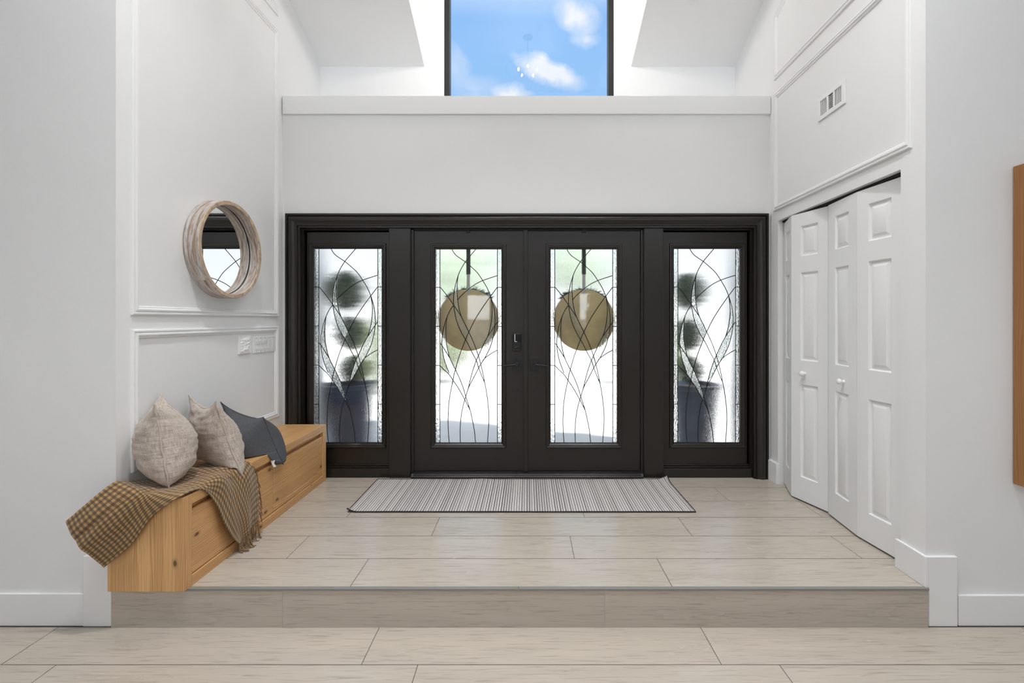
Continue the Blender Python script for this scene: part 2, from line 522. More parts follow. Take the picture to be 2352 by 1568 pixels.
# ================================================================== mesh helpers
class MB:
    def __init__(self):
        self.v, self.f, self.uv, self.mi = [], [], [], []

    def vert(self, p):
        self.v.append(tuple(p))
        return len(self.v) - 1

    def face(self, idx, uv=None, mi=0):
        self.f.append(tuple(idx))
        self.uv.append(uv)
        self.mi.append(mi)

    def quad(self, a, b, c, d, uv=None, mi=0):
        self.face([self.vert(p) for p in (a, b, c, d)], uv, mi)

    def box(self, x0, x1, y0, y1, z0, z1, mi=0):
        c = [self.vert((x, y, z)) for z in (z0, z1) for y in (y0, y1) for x in (x0, x1)]
        for q in ((0, 2, 3, 1), (4, 5, 7, 6), (0, 1, 5, 4), (2, 6, 7, 3), (0, 4, 6, 2), (1, 3, 7, 5)):
            self.face([c[i] for i in q], None, mi)

    def prism(self, poly, fn, d0, d1, mi=0):
        """poly 2-D, fn(u,v,d) -> point"""
        a = [self.vert(fn(u, v, d0)) for u, v in poly]
        b = [self.vert(fn(u, v, d1)) for u, v in poly]
        n = len(poly)
        self.face(a, None, mi)
        self.face(b[::-1], None, mi)
        for i in range(n):
            j = (i + 1) % n
            self.face([a[i], b[i], b[j], a[j]], None, mi)

    def ring_box(self, o, i, fn, d0, d1, mi=0):
        """rectangular frame: o and i are (u0,u1,v0,v1)"""
        def cs(r, d):
            return [self.vert(fn(u, v, d)) for u, v in ((r[0], r[2]), (r[1], r[2]), (r[1], r[3]), (r[0], r[3]))]
        oa, ia, ob, ib = cs(o, d0), cs(i, d0), cs(o, d1), cs(i, d1)
        for k in range(4):
            j = (k + 1) % 4
            self.face([oa[k], oa[j], ia[j], ia[k]], None, mi)
            self.face([ob[k], ib[k], ib[j], ob[j]], None, mi)
            self.face([oa[k], ob[k], ob[j], oa[j]], None, mi)
            self.face([ia[k], ia[j], ib[j], ib[k]], None, mi)

    def mould(self, pts, profile, fn, closed=True, fill=False, mi=0):
        """sweep a profile [(inward offset, height)] along a counter-clockwise path with mitred corners"""
        n = len(pts)
        P = [Vector(p) for p in pts]
        mit = []
        for i in range(n):
            def nrm(a, b):
                d = (P[b] - P[a]).normalized()
                return Vector((-d.y, d.x))
            if closed or 0 < i < n - 1:
                n1, n2 = nrm((i - 1) % n, i), nrm(i, (i + 1) % n)
                mit.append((n1 + n2) / (1 + n1.dot(n2)))
            elif i == 0:
                mit.append(nrm(0, 1))
            else:
                mit.append(nrm(n - 2, n - 1))
        rows = []
        for (o, h) in profile:
            rows.append([self.vert(fn(*(P[i] + mit[i] * o), h)) for i in range(n)])
        for r in range(len(rows) - 1):
            for i in range(n if closed else n - 1):
                j = (i + 1) % n
                self.face([rows[r][i], rows[r][j], rows[r + 1][j], rows[r + 1][i]], None, mi)
        if fill:
            self.face(rows[-1], None, mi)
        if not closed:
            self.face([r[0] for r in rows][::-1], None, mi)
            self.face([r[-1] for r in rows], None, mi)

    def tube(self, pts, r, seg=6, mi=0, cap=True, flat=1.0):
        P = [Vector(p) for p in pts]
        rows = []
        up = None
        for i, p in enumerate(P):
            a = P[max(0, i - 1)]
            b = P[min(len(P) - 1, i + 1)]
            t = (b - a)
            t = t.normalized() if t.length > 1e-9 else Vector((0, 0, 1))
            if up is None:
                up = Vector((0, 1, 0)) if abs(t.y) < 0.9 else Vector((1, 0, 0))
            s = t.cross(up).normalized()
            up2 = s.cross(t).normalized()
            up = up2
            rr = r[i] if isinstance(r, (list, tuple)) else r
            rows.append([self.vert(p + s * (rr * math.cos(2 * math.pi * k / seg)) + up2 * (rr * flat * math.sin(2 * math.pi * k / seg))) for k in range(seg)])
        for i in range(len(rows) - 1):
            for k in range(seg):
                j = (k + 1) % seg
                self.face([rows[i][k], rows[i][j], rows[i + 1][j], rows[i + 1][k]], None, mi)
        if cap:
            self.face(rows[0][::-1], None, mi)
            self.face(rows[-1], None, mi)

    def lathe(self, prof, fn, seg=32, mi=0, uvs=None):
        """prof [(radius, height)]; fn(x, y, h) -> point"""
        rows = []
        for (r, h) in prof:
            rows.append([self.vert(fn(r * math.cos(2 * math.pi * k / seg), r * math.sin(2 * math.pi * k / seg), h)) for k in range(seg)])
        for i in range(len(rows) - 1):
            for k in range(seg):
                j = (k + 1) % seg
                uv = None
                if uvs:
                    a0, a1 = uvs * k / seg, uvs * (k + 1) / seg
                    l0 = sum(math.dist(prof[q], prof[q + 1]) for q in range(i))
                    l1 = l0 + math.dist(prof[i], prof[i + 1])
                    uv = [(a0, l0), (a1, l0), (a1, l1), (a0, l1)]
                self.face([rows[i][k], rows[i][j], rows[i + 1][j], rows[i + 1][k]], uv, mi)
        return rows

    def build(self, name, mats, parent=None, smooth=False, bevel=0.0, recalc=True, grain=None, weld=False, origin=None):
        me = bpy.data.meshes.new(name)
        vs = self.v
        if origin:
            vs = [(a - origin[0], b - origin[1], c - origin[2]) for a, b, c in vs]
        me.from_pydata(vs, [], self.f)
        if any(u is not None for u in self.uv):
            ul = me.uv_layers.new(name='UVMap')
            li = 0
            for f, u in zip(self.f, self.uv):
                for k in range(len(f)):
                    ul.data[li].uv = u[k] if u else (0, 0)
                    li += 1
        for m in (mats if isinstance(mats, (list, tuple)) else [mats]):
            me.materials.append(m)
        for p, i in zip(me.polygons, self.mi):
            p.material_index = i
        if recalc or weld:
            bm = bmesh.new()
            bm.from_mesh(me)
            if weld:
                bmesh.ops.remove_doubles(bm, verts=bm.verts, dist=1e-5)
            if recalc:
                bmesh.ops.recalc_face_normals(bm, faces=bm.faces)
            bm.to_mesh(me)
            bm.free()
        if grain is not None:
            ul = me.uv_layers.new(name='UVMap')
            sh = random.random() * 9
            for p in me.polygons:
                n = p.normal
                ax = max(range(3), key=lambda k: abs(n[k]))
                others = [k for k in range(3) if k != ax]
                g = grain if grain in others else others[0]
                o = [k for k in others if k != g][0]
                for li in p.loop_indices:
                    co = me.vertices[me.loops[li].vertex_index].co
                    ul.data[li].uv = (co[g] + sh, co[o] + sh * 0.37)
        if smooth:
            for p in me.polygons:
                p.use_smooth = True
            me.set_sharp_from_angle(angle=math.radians(smooth if smooth is not True else 40))
        ob = bpy.data.objects.new(name, me)
        if origin:
            ob.location = origin
        COL.objects.link(ob)
        if parent is not None:
            ob.parent = parent
            ob.matrix_parent_inverse = parent.matrix_basis.inverted()
        if bevel:
            md = ob.modifiers.new('bevel', 'BEVEL')
            md.width = bevel
            md.segments = 2
            md.limit_method = 'ANGLE'
        return ob


def tag(o, label, cat, group=None, kind=None):
    o['label'] = label
    o['category'] = cat
    if group:
        o['group'] = group
    if kind:
        o['kind'] = kind
    return o


def root(name, loc, label, cat, group=None, kind=None):
    o = bpy.data.objects.new(name, None)
    o.empty_display_size = 0.05
    o.location = loc
    COL.objects.link(o)
    return tag(o, label, cat, group, kind)


def px(x, y, Y):
    return Vector(((x - CX) * Y / F, Y, ZC - (y - CY) * Y / F))


def pX(x, Y):
    return (x - CX) * Y / F


def pZ(y, Y):
    return ZC - (y - CY) * Y / F


def smoothpath(pts, n=6):
    """Catmull-Rom through points of any dimension"""
    P = [Vector(p) for p in pts]
    out = []
    for i in range(len(P) - 1):
        p0 = P[i - 1] if i else P[i] * 2 - P[i + 1]
        p1, p2 = P[i], P[i + 1]
        p3 = P[i + 2] if i + 2 < len(P) else P[i + 1] * 2 - P[i]
        for k in range(n):
            t = k / n
            out.append(0.5 * ((2 * p1) + (p2 - p0) * t + (2 * p0 - 5 * p1 + 4 * p2 - p3) * t * t + (3 * p1 - p0 - 3 * p2 + p3) * t ** 3))
    out.append(P[-1])
    return out


# ================================================================== the room
ZP = 0.19            # height of the entry platform
YE = 2.224           # its front edge
YF = 2.25            # wall plane either side of the alcove
YW = 3.78            # wall holding the entry doors
YU = 4.46            # upper wall above the ledge
XL = -2.036
ZTOP = 5.0
YB = -4.5            # back of the room, behind the camera


def XR(Y):
    return 1.967 + 0.0288 * (Y - YF)


def planks(mb, rows, x0, x1, fn, mi=0, gap=0.0032):
    for (a, b, joints) in rows:
        xs = [x0] + [j for j in sorted(joints) if x0 + 0.02 < j < x1 - 0.02] + [x1]
        for i in range(len(xs) - 1):
            l, r = xs[i] + gap / 2, xs[i + 1] - gap / 2
            c, d = a + gap / 2, b - gap / 2
            ou, ov = random.random() * 40, random.random() * 40
            mb.quad(fn(l, c), fn(r, c), fn(r, d), fn(l, d), [(l + ou, c + ov), (r + ou, c + ov), (r + ou, d + ov), (l + ou, d + ov)], mi)


def run(j0, L=1.585):
    return [j0 + k * L for k in range(-6, 7)]


# lower floor
mb = MB()
rows = [(1.986, YE + .005, run(-0.726, 1.572)), (1.7205, 1.986, run(-0.479, 1.577))]
y, k = 1.7205, 0
while y > YB:
    k += 1
    rows.append((y - 0.265, y, run(-0.9 + 0.53 * k)))
    y -= 0.265
planks(mb, rows, -5, 5, lambda u, v: (u, v, 0.0))
mb.quad((-5, YB - .2, -0.0015), (5, YB - .2, -0.0015), (5, 2.40, -0.0015), (-5, 2.40, -0.0015), None, 1)
fl = mb.build('floor', [M['plank'], M['grout']], recalc=False)
tag(fl, 'lower floor of greige wood-look plank tiles in front of the step', 'floor', kind='structure')

# entry platform
mb = MB()
R = [2.243, 2.507, 2.770, 3.033, 3.307, 3.574, 3.80]
J = [-0.875, -1.330, -0.586, -1.208, -0.123, -1.0]
planks(mb, [(R[i], R[i + 1], run(J[i], 1.587)) for i in range(6)], XL, 2.06, lambda u, v: (u, v, ZP))
mb.quad((XL, YE + .004, ZP - .0015), (XR(YF), YE + .004, ZP - .0015), (XR(YF), YF, ZP - .0015), (XL, YF, ZP - .0015), None, 1)
mb.quad((XL, YF, ZP - .0015), (2.65, YF, ZP - .0015), (2.65, 3.95, ZP - .0015), (XL, 3.95, ZP - .0015), None, 1)
plat = mb.build('floor_entry', [M['plank'], M['grout']], recalc=False)
tag(plat, 'raised entry floor of pale wood-look plank tiles before the front doors', 'floor', kind='structure')
mb = MB()
planks(mb, [(-0.001, ZP - 0.009, run(-1.198, 1.575))], -2.04, 1.962, lambda u, v: (u, YE + .003, v), gap=0.004)
mb.box(-2.04, 1.962, YE + .0045, YE + .05, 0, ZP - .003, 1)
mb.build('step_riser', [M['plank'], M['grout_light']], plat, recalc=False)
mb = MB()
for (a, b) in ((XL + .002, -0.046), (-0.044, 1.962)):
    mb.box(a, b, YE - .001, YE + .019, ZP - .0085, ZP + .0012)
e = mb.build('trim_1', M['steel'], bevel=0.001)
tag(e, 'thin grey metal edge strip along the top of the step', 'edge strip', kind='structure')

# left alcove wall and the wall beside it
mb = MB()
mb.box(XL - .14, XL, YF, YU + .15, 0, ZTOP)
wl = mb.build('wall_left', M['wall'])
tag(wl, 'white alcove wall on the left with picture-frame moulding and round mirror', 'wall', kind='structure')
mb = MB()
mb.box(-5, XL - .14, YF, YF + .12, 0, ZTOP)
wfl = mb.build('wall_front_left', M['wall'])
tag(wfl, 'plain white wall at the left edge of the photo beside the step', 'wall', kind='structure')
mb = MB()
mb.box(XR(YF), 5, YF, YF + .12, 0, ZTOP)
wfr = mb.build('wall_front_right', M['wall'])
tag(wfr, 'plain white wall at the right edge of the photo with the wooden frame', 'wall', kind='structure')

# right alcove wall with the closet opening
CY0, CY1, CZ1 = 2.405, 3.650, 2.300


def rw(y, z, d):
    return (XR(y) + d, y, z)


mb = MB()
mb.prism([(YF + .12, 0), (CY0, 0), (CY0, ZTOP), (YF + .12, ZTOP)], rw, 0, 0.12)
mb.prism([(CY1, 0), (YU + .15, 0), (YU + .15, ZTOP), (CY1, ZTOP)], rw, 0, 0.12)
mb.prism([(CY0, CZ1), (CY1, CZ1), (CY1, ZTOP), (CY0, ZTOP)], rw, 0, 0.12)
wr = mb.build('wall_right', M['wall'])
tag(wr, 'white alcove wall on the right above and around the folding closet doors', 'wall', kind='structure')
mb = MB()
mb.box(2.62, 2.68, YF + .12, 3.95, 0, 2.6)
mb.box(2.14, 2.62, YF + .12, 2.39, 0, 2.6)
mb.box(2.14, 2.62, 3.70, 3.78, 0, 2.6)
mb.box(2.14, 2.62, 2.39, 3.70, 2.5, 2.6)
wc = mb.build('wall_closet', M['wall'])
tag(wc, 'dim inside of the closet behind the white folding doors', 'wall', kind='structure')

# wall with the entry doors, its ledge and the upper wall
DX0, DX1, DZ1 = -1.90, 1.885, 2.335
ZL = pZ(220, 3.755)
mb = MB()
mb.box(XL, DX0, YW, 3.95, 0, ZL)
mb.box(DX1, XR(YW) + .02, YW, 3.95, 0, ZL)
mb.box(DX0, DX1, YW, 3.95, DZ1, ZL)
mb.box(XL, XR(YU) + .02, 3.95, YU + .15, 2.75, ZL)
wb = mb.build('wall_back', M['wall'])
tag(wb, 'white wall over the front doors carrying the deep ledge', 'wall', kind='structure')
mb = MB()
mb.box(XL + .012, XR(YW) - .004, YW - .022, YW, pZ(261, 3.757), ZL + .002)
t = mb.build('trim_2', M['trim'], bevel=0.002)
tag(t, 'wide flat white board along the front of the ledge over the doors', 'trim', kind='structure')
WX0, WX1, WZ0, WZ1 = pX(1020, YU), pX(1410, YU), ZL - .02, 4.85
mb = MB()
mb.box(XL, WX0, YU, YU + .15, ZL, ZTOP)
mb.box(WX1, XR(YU) + .02, YU, YU + .15, ZL, ZTOP)
mb.box(WX0, WX1, YU, YU + .15, WZ1, ZTOP)
wu = mb.build('wall_upper', M['wall'])
tag(wu, 'white upper wall around the tall window, set back behind the ledge', 'wall', kind='structure')

# ceiling: two slopes falling to the upper wall, a flat top, and the dormer well between
SL = 0.42
ZS = 3.985
DWL, DWR = pX(975, YU), pX(1450, YU)
YM = YU - (ZTOP - ZS) / SL


def slope(y):
    return ZS + (YU - y) * SL


mb = MB()
mb.prism([(YU + .15, slope(YU + .15)), (YM, ZTOP), (YM, ZTOP + .12), (YU + .15, ZTOP + .12)], lambda u, v, d: (d, u, v), XL - .14, DWL)
cl = mb.build('ceiling_left', M['ceil'])
tag(cl, 'sloping textured white ceiling left of the tall window', 'ceiling', kind='structure')
mb = MB()
mb.prism([(YU + .15, slope(YU + .15)), (YM, ZTOP), (YM, ZTOP + .12), (YU + .15, ZTOP + .12)], lambda u, v, d: (d, u, v), DWR, 2.2)
cl = mb.build('ceiling_right', M['ceil'])
tag(cl, 'sloping textured white ceiling right of the tall window', 'ceiling', kind='structure')
mb = MB()
mb.box(-5, 5, YB, YM, ZTOP, ZTOP + .12)
mb.box(DWL, DWR, YM, YU + .15, ZTOP, ZTOP + .12)
mb.box(-5, XL - .14, YM, YF + .12, ZTOP, ZTOP + .12)
mb.box(2.2, 5, YM, YF + .12, ZTOP, ZTOP + .12)
mb.box(XL - .14, 2.2, YM, YM + .1, ZTOP, ZTOP + .12)
cl = mb.build('ceiling', M['ceil'])
tag(cl, 'flat white ceiling high over the room', 'ceiling', kind='structure')

# the rest of the room, behind the camera: low back wall with two windows, open top added to let light in
mb = MB()
mb.box(-5.12, -5, YB, YF, 0, ZTOP)
mb.box(5, 5.12, YB, YF, 0, ZTOP)
w = mb.build('wall_sides', M['wall'])
tag(w, 'white side walls of the big room, outside the photo', 'wall', kind='structure')
BZ = 4.0
mb = MB()
for (a, b, c, d) in ((-5, -1.62, 0, BZ), (-1.62, -1.02, 0, .75), (-1.62, -1.02, 2.17, BZ), (-1.02, 1.40, 0, BZ), (1.40, 2.45, 0, 1.3), (1.40, 2.45, 2.22, BZ), (2.45, 5, 0, BZ)):
    mb.box(a, b, YB - .12, YB, c, d)
for x in (-5, -2.5, 0, 2.5, 4.9):
    mb.box(x, x + .1, YB - .12, YB, BZ, ZTOP)
w = mb.build('wall_rear', M['wall'])
tag(w, 'white rear wall with two windows and an open top added to let light in, outside the photo', 'wall', kind='structure')


# ------------------------------------------------------------------ wall mouldings and baseboards
PF = [(0, 0), (0, .010), (.005, .014), (.011, .014), (.014, .009), (.019, .009), (.024, .016), (.031, .016), (.036, .008), (.042, .008), (.047, .004), (.047, 0)]


def left_fn(u, v, h):
    return (XL + h, u, v)


def right_fn(u, v, h):
    return (XR(u) - h, u, v)


def panel(name, pts, fn, label):
    mb = MB()
    P = [Vector(p) for p in pts]
    area = sum(P[i].x * P[(i + 1) % len(P)].y - P[(i + 1) % len(P)].x * P[i].y for i in range(len(P)))
    if area < 0:
        pts = pts[::-1]
    mb.mould(pts, PF, fn)
    o = mb.build(name, M['trim'], smooth=30)
    tag(o, label, 'moulding', kind='structure')


YA0, YA1 = 2.333, 3.705
panel('trim_3', [(YA0, 0.72), (YA1, 0.72), (YA1, 1.454), (YA0, 1.454)], left_fn, 'white rectangular wall moulding behind the bench, under the mirror')
panel('trim_4', [(YA0, 1.531), (YA1, 1.531), (YA1, 3.855), (YA0, 3.855)], left_fn, 'tall white rectangular wall moulding around the round mirror')
panel('trim_5', [(YA0, 3.975), (YA1, 3.975), (YA1, 4.04), (YM, 4.76), (YA0, 4.76)], left_fn, 'white wall moulding at the top of the left alcove wall')
panel('trim_6', [(2.327, 2.385), (3.70, 2.385), (3.70, 3.335), (2.327, 3.335)], right_fn, 'white rectangular wall moulding around the air vent')
panel('trim_7', [(2.327, 3.448), (3.70, 3.448), (3.70, 3.965), (2.327, 4.54)], right_fn, 'white wall moulding with a sloping top, above the vent')


def base(name, pts, label):
    """pts: footprint polygon; extruded with a small chamfer"""
    mb = MB()
    (poly, z0, z1) = pts
    mb.prism(poly, lambda u, v, d: (u, v, d), z0, z1)
    o = mb.build(name, M['trim'], bevel=0.003)
    tag(o, label, 'baseboard', kind='structure')


base('baseboard_left', ([(-5, YF - .014), (pX(190, YF - .016), YF - .014), (pX(190, YF - .016), YF), (-5, YF)], 0, .158), 'white baseboard on the plain wall at the left edge')
base('baseboard_left_corner', ([(pX(190, YF - .018), YF - .018), (XL + .006, YF - .018), (XL + .006, YF), (pX(190, YF - .018), YF)], 0, .345), 'tall white corner baseboard block left of the step, behind the bench end')
base('baseboard_right', ([(pX(2202, YF - .014), YF - .014), (5, YF - .014), (5, YF), (pX(2202, YF - .014), YF)], 0, .150), 'white baseboard on the plain wall at the right edge')
base('baseboard_right_corner', ([(XR(YF) + .001, YF - .018), (pX(2200, YF - .018), YF - .018), (pX(2200, YF - .018), YF), (XR(YF) + .001, YF)], 0, .342), 'tall white corner baseboard block right of the step')
base('baseboard_closet', ([(XR(YF) - .016, YF - .018), (XR(YF) + .001, YF - .018), (XR(CY0), CY0 + .02), (XR(CY0) - .016, CY0 + .02)], ZP, ZP + .152), 'white baseboard between the last closet door and the step')
base('baseboard_door', ([(XR(CY1) - .018, CY1 - .01), (XR(CY1) + .01, CY1 - .01), (XR(YW), YW - .001), (XR(YW) - .03, YW - .001)], ZP, ZP + .165), 'small white plinth block between closet and front door frame')


# ================================================================== entry doors
BRZ = M['bronze']


def back_fn(u, v, h):
    return (u, YW - h, v)


# casing, jambs, mullions: one frame
cx0, cx1, cz1 = pX(655.5, 3.76), pX(1765.5, 3.76), pZ(490, 3.76)
frame = root('trim_8', (0, YW, ZP), 'dark bronze frame around the double front doors and side windows', 'door frame', kind='structure')
mb = MB()
CAS = [(0, 0), (0, .026), (.004, .030), (.017, .030), (.021, .022), (.028, .030), (.040, .036), (.055, .037), (.070, .030), (.084, .020), (.091, .018), (.094, .026), (.099, .026), (.101, .014), (.116, .014), (.118, .0), (.118, -.03), (.128, -.03), (.128, -.06), (.140, -.06), (.140, -.12)]
mb.mould([(cx1, ZP), (cx1, cz1), (cx0, cz1), (cx0, ZP)], CAS, back_fn, closed=False)
mb.build('casing', BRZ, frame, smooth=30)
ML0, ML1 = pX(893, 3.79), pX(943.5, 3.79)
MR0, MR1 = pX(1478.5, 3.79), pX(1524, 3.79)
for a, b in ((ML0, ML1), (MR0, MR1)):
    mb = MB()
    mb.box(a, b, 3.79, 3.93, ZP, 2.31)
    mb.box(a + .004, b - .004, 3.784, 3.79, ZP, 2.31)
    mb.build('mullion', BRZ, frame, bevel=0.003)
mb = MB()
for a, b in ((ML1 - .002, ML1 + .018), (MR0 - .018, MR0 + .002)):
    mb.box(a, b, 3.81, 3.93, ZP, 2.30)
mb.box(ML1, MR0, 3.81, 3.93, 2.293, 2.33)
mb.build('door_jamb', BRZ, frame, bevel=0.002)
mb = MB()
ax = pX(1207.5, 3.822)
mb.box(ax - .0195, ax + .0195, 3.815, 3.835, .232, 2.286)
mb.box(ax - .013, ax + .013, 3.811, 3.815, .232, 2.286)
mb.build('astragal', BRZ, frame, bevel=0.003)
for a, b in ((-1.89, ML0), (MR1, 1.87)):
    mb = MB()
    mb.box(a, b, 3.792, 3.93, ZP, pZ(1076, 3.792))
    mb.box(a, b, 3.812, 3.93, pZ(1076, 3.792), pZ(1071, 3.812))
    mb.box(a, b, 3.83, 3.93, pZ(1071, 3.812), pZ(1066, 3.83))
    mb.build('side_sill', BRZ, frame, bevel=0.003)
mb = MB()
mb.prism([(3.775, ZP), (3.775, ZP + .012), (3.795, ZP + .034), (3.81, ZP + .036), (3.825, ZP + .041), (3.95, ZP + .041), (3.95, ZP)], lambda u, v, d: (d, u, v), ML1 + .004, MR0 - .004)
for k in range(4):
    yy = 3.779 + k * .005
    zz_ = ZP + .012 + (yy - 3.775) * 1.1
    mb.box(ML1 + .02, MR0 - .02, yy, yy + .002, zz_, zz_ + .004)
mb.build('threshold', M['sill'], frame)

# lead pattern, traced on one pane: coordinates run 0..1 across and down the glass
def gn(p):
    x, y = p
    t = (y - 72) / (2998 - 72)
    x0 = 80 + (68 - 80) * t
    x1 = 1048 + (1026 - 1048) * t
    return ((x - x0) / (x1 - x0), t)


C1 = [(315, 72), (345, 130), (380, 175), (430, 215), (515, 275), (600, 350), (690, 440), (765, 555), (830, 670), (878, 790), (915, 920), (935, 1050), (938, 1200), (925, 1330), (885, 1500), (850, 1593), (790, 1713), (735, 1798), (697, 1868), (630, 2003), (572, 2113), (540, 2193), (510, 2293), (470, 2433), (440, 2603), (425, 2803), (428, 2998)]
INN = [(878, 790), (898, 930), (895, 1100), (870, 1260), (830, 1400)]
C2 = [(680, 72), (590, 180), (515, 275), (450, 385), (410, 480), (375, 600), (348, 740), (340, 850), (345, 940), (365, 1080), (400, 1210), (450, 1330), (510, 1440), (545, 1503), (600, 1623), (665, 1753), (700, 1868), (750, 2003), (785, 2088)]
C2B = [(410, 480), (395, 590), (393, 700), (400, 840), (420, 980), (455, 1100), (510, 1220), (560, 1330), (635, 1503), (695, 1683), (730, 1813), (760, 1953), (785, 2090), (805, 2203), (830, 2403), (840, 2603), (832, 2803), (818, 2998)]
ARC = [(975, 482), (890, 510), (765, 555), (650, 615), (540, 700), (450, 785), (403, 840)]
E1 = [(152, 657), (250, 785), (340, 920), (455, 1100)]
LFT = [(340, 925), (290, 1000), (245, 1100), (212, 1200), (185, 1320), (169, 1450), (175, 1583), (200, 1733), (235, 1843), (270, 1940)]
LRT = [(245, 1100), (232, 1200), (226, 1330), (232, 1480), (262, 1640), (290, 1733), (330, 1823), (362, 1888), (430, 2043), (480, 2183), (515, 2313), (570, 2493), (600, 2633), (630, 2803), (648, 2998)]
G1 = [(147, 1495), (190, 1560), (235, 1635), (288, 1725)]
H1 = [(140, 1828), (200, 1893), (270, 1963), (330, 2053), (400, 2163), (460, 2273), (505, 2360), (570, 2496)]
I1 = [(975, 657), (878, 790), (760, 960), (650, 1140), (560, 1325), (510, 1440), (487, 1503), (420, 1683), (365, 1878), (340, 1973), (325, 2058), (295, 2203), (265, 2403), (252, 2653), (258, 2853), (270, 2998)]
J1 = [(972, 1180), (930, 1240), (830, 1400), (775, 1503), (695, 1683), (660, 1763), (610, 1913), (572, 2060), (540, 2193)]
K1 = [(968, 1600), (890, 1643), (790, 1718), (735, 1798)]
CURVES = [smoothpath([gn(p) for p in c], 5) for c in (C1, INN, C2, C2B, ARC, E1, LFT, LRT, G1, H1, I1, J1, K1)]
LB, RB = 0.0705, 0.9325
TICKS = [0.2, 0.4, 0.6, 0.8]
REG = [
    [p for p in C2 if 480 <= p[1] <= 1440] + [p for p in C2B if 480 < p[1] <= 1330][::-1],
    [p for p in LFT if 1100 <= p[1]] + [(330, 2053), (400, 2163), (460, 2273), (505, 2350)] + [p for p in LRT if 1150 < p[1] <= 2313][::-1],
    INN[:-1] + [(830, 1400), (775, 1503), (695, 1683), (660, 1763), (610, 1913), (572, 2060)] + [p for p in C1 if 900 < p[1] < 2050][::-1],
]


def lite(parent, gx0, gx1, gz0, gz1, Yg):
    """glass, lead lines and textured inserts of one light; Yg is the inner face of the glass"""
    w_, h_ = gx1 - gx0, gz1 - gz0

    def m(u, v, d=0.0):
        return (gx0 + u * w_, Yg - d, gz1 - v * h_)
    o = ((gx0 + gx1) / 2, Yg + .003, (gz0 + gz1) / 2)
    mb = MB()
    mb.box(gx0 + LB * w_, gx0 + RB * w_, Yg, Yg + .006, gz0, gz1)
    mb.build('glass_pane', M['rain'], parent, origin=o)
    for (a, b) in ((0, LB), (RB, 1)):
        mb = MB()
        mb.box(gx0 + a * w_ - .006 * (a == 0), gx0 + b * w_ + .006 * (b == 1), Yg, Yg + .006, gz0, gz1)
        s = mb.build('border_glass', M['hammer'], parent, origin=o)
        s['label'] = 'narrow hammered glass border strip'
    for r in REG:
        poly = [gn(p) for p in r]
        mb = MB()
        mb.prism(poly, lambda u, v, d: m(u, v, d), -.0075, -.0115)
        s = mb.build('glass_inset', M['hammer'], parent, origin=(o[0], Yg + .0095, o[2]))
        s['label'] = 'curved hammered glass inset'
    mb = MB()
    for c in CURVES:
        mb.tube([m(p[0], p[1], .001) for p in c], .0032, 6, flat=0.8)
    for u in (LB, RB):
        mb.tube([m(u, 0, .001), m(u, 1, .001)], .0032, 6, flat=0.8)
    for t_ in TICKS:
        mb.tube([m(0, t_, .001), m(LB, t_, .001)], .0029, 6, flat=0.8)
        mb.tube([m(RB, t_, .001), m(1, t_, .001)], .0029, 6, flat=0.8)
    mb.tube([m(0, .004, .001), m(1, .004, .001)], .003, 6)
    mb.tube([m(0, .996, .001), m(1, .996, .001)], .003, 6)
    mb.build('lead_came', M['lead'], parent, smooth=True)


LF = [(0, 0), (0, .006), (.004, .011), (.012, .012), (.018, .008), (.026, .008), (.032, .002), (.040, -.004), (.040, -.03)]


def leaf_frame(parent, name, ox0, ox1, oz0, oz1, lx0, lx1, lz0, lz1, Yf, thick=.045):
    gx = .040
    mb = MB()
    mb.ring_box((ox0, ox1, oz0, oz1), (lx0 + gx - .002, lx1 - gx + .002, lz0 + gx - .002, lz1 - gx + .002), lambda u, v, d: (u, Yf + d, v), 0, thick)
    mb.build(name, BRZ, parent, bevel=0.002)
    mb = MB()
    mb.mould([(lx0, lz0), (lx1, lz0), (lx1, lz1), (lx0, lz1)], LF, lambda u, v, h: (u, Yf - h, v))
    mb.build('lite_frame', BRZ, parent, smooth=30)


# side windows
YS = 3.84
for nm, lab, (a, b), (la, lb), (ga, gb) in (
        ('window_1', 'tall narrow leaded side window left of the front doors, behind the bench', (-1.895, ML0 + .01), (709, 886.5), (724, 872.5)),
        ('window_2', 'tall narrow leaded side window right of the front doors, beside the closet', (MR1 - .01, 1.875), (1538, 1712), (1547.5, 1697))):
    r = root(nm, ((a + b) / 2, YS, .25), lab, 'window', 'leaded side windows', 'structure')
    lx0, lx1 = pX(la, YS - .008), pX(lb, YS - .008)
    lz0, lz1 = pZ(1029, YS - .008), pZ(558.5, YS - .008)
    leaf_frame(r, 'sash', a, b, .255, 2.325, lx0, lx1, lz0, lz1, YS)
    lite(r, lx0 + .036, lx1 - .036, lz0 + .036, lz1 - .036, YS + .012)

# door leaves
YD = 3.83
DOORS = {}
for nm, lab, (a, b), (la, lb) in (
        ('door_1', 'left leaf of the dark front doors, the one with the keypad lock', (949.5, 1203), (989, 1162.5)),
        ('door_2', 'right leaf of the dark front doors, without a keypad lock', (1212, 1470.5), (1254, 1428.5))):
    x0, x1 = pX(a, YD), pX(b, YD)
    r = root(nm, ((x0 + x1) / 2, YD, .232), lab, 'door', 'front door leaves', 'structure')
    lx0, lx1 = pX(la, YD - .008), pX(lb, YD - .008)
    lz0, lz1 = pZ(1029.5, YD - .008), pZ(559.5, YD - .008)
    leaf_frame(r, 'door_slab', x0, x1, .233, 2.286, lx0, lx1, lz0, lz1, YD)
    lite(r, lx0 + .036, lx1 - .036, lz0 + .036, lz1 - .036, YD + .012)
    DOORS[nm] = (r, x0, x1)
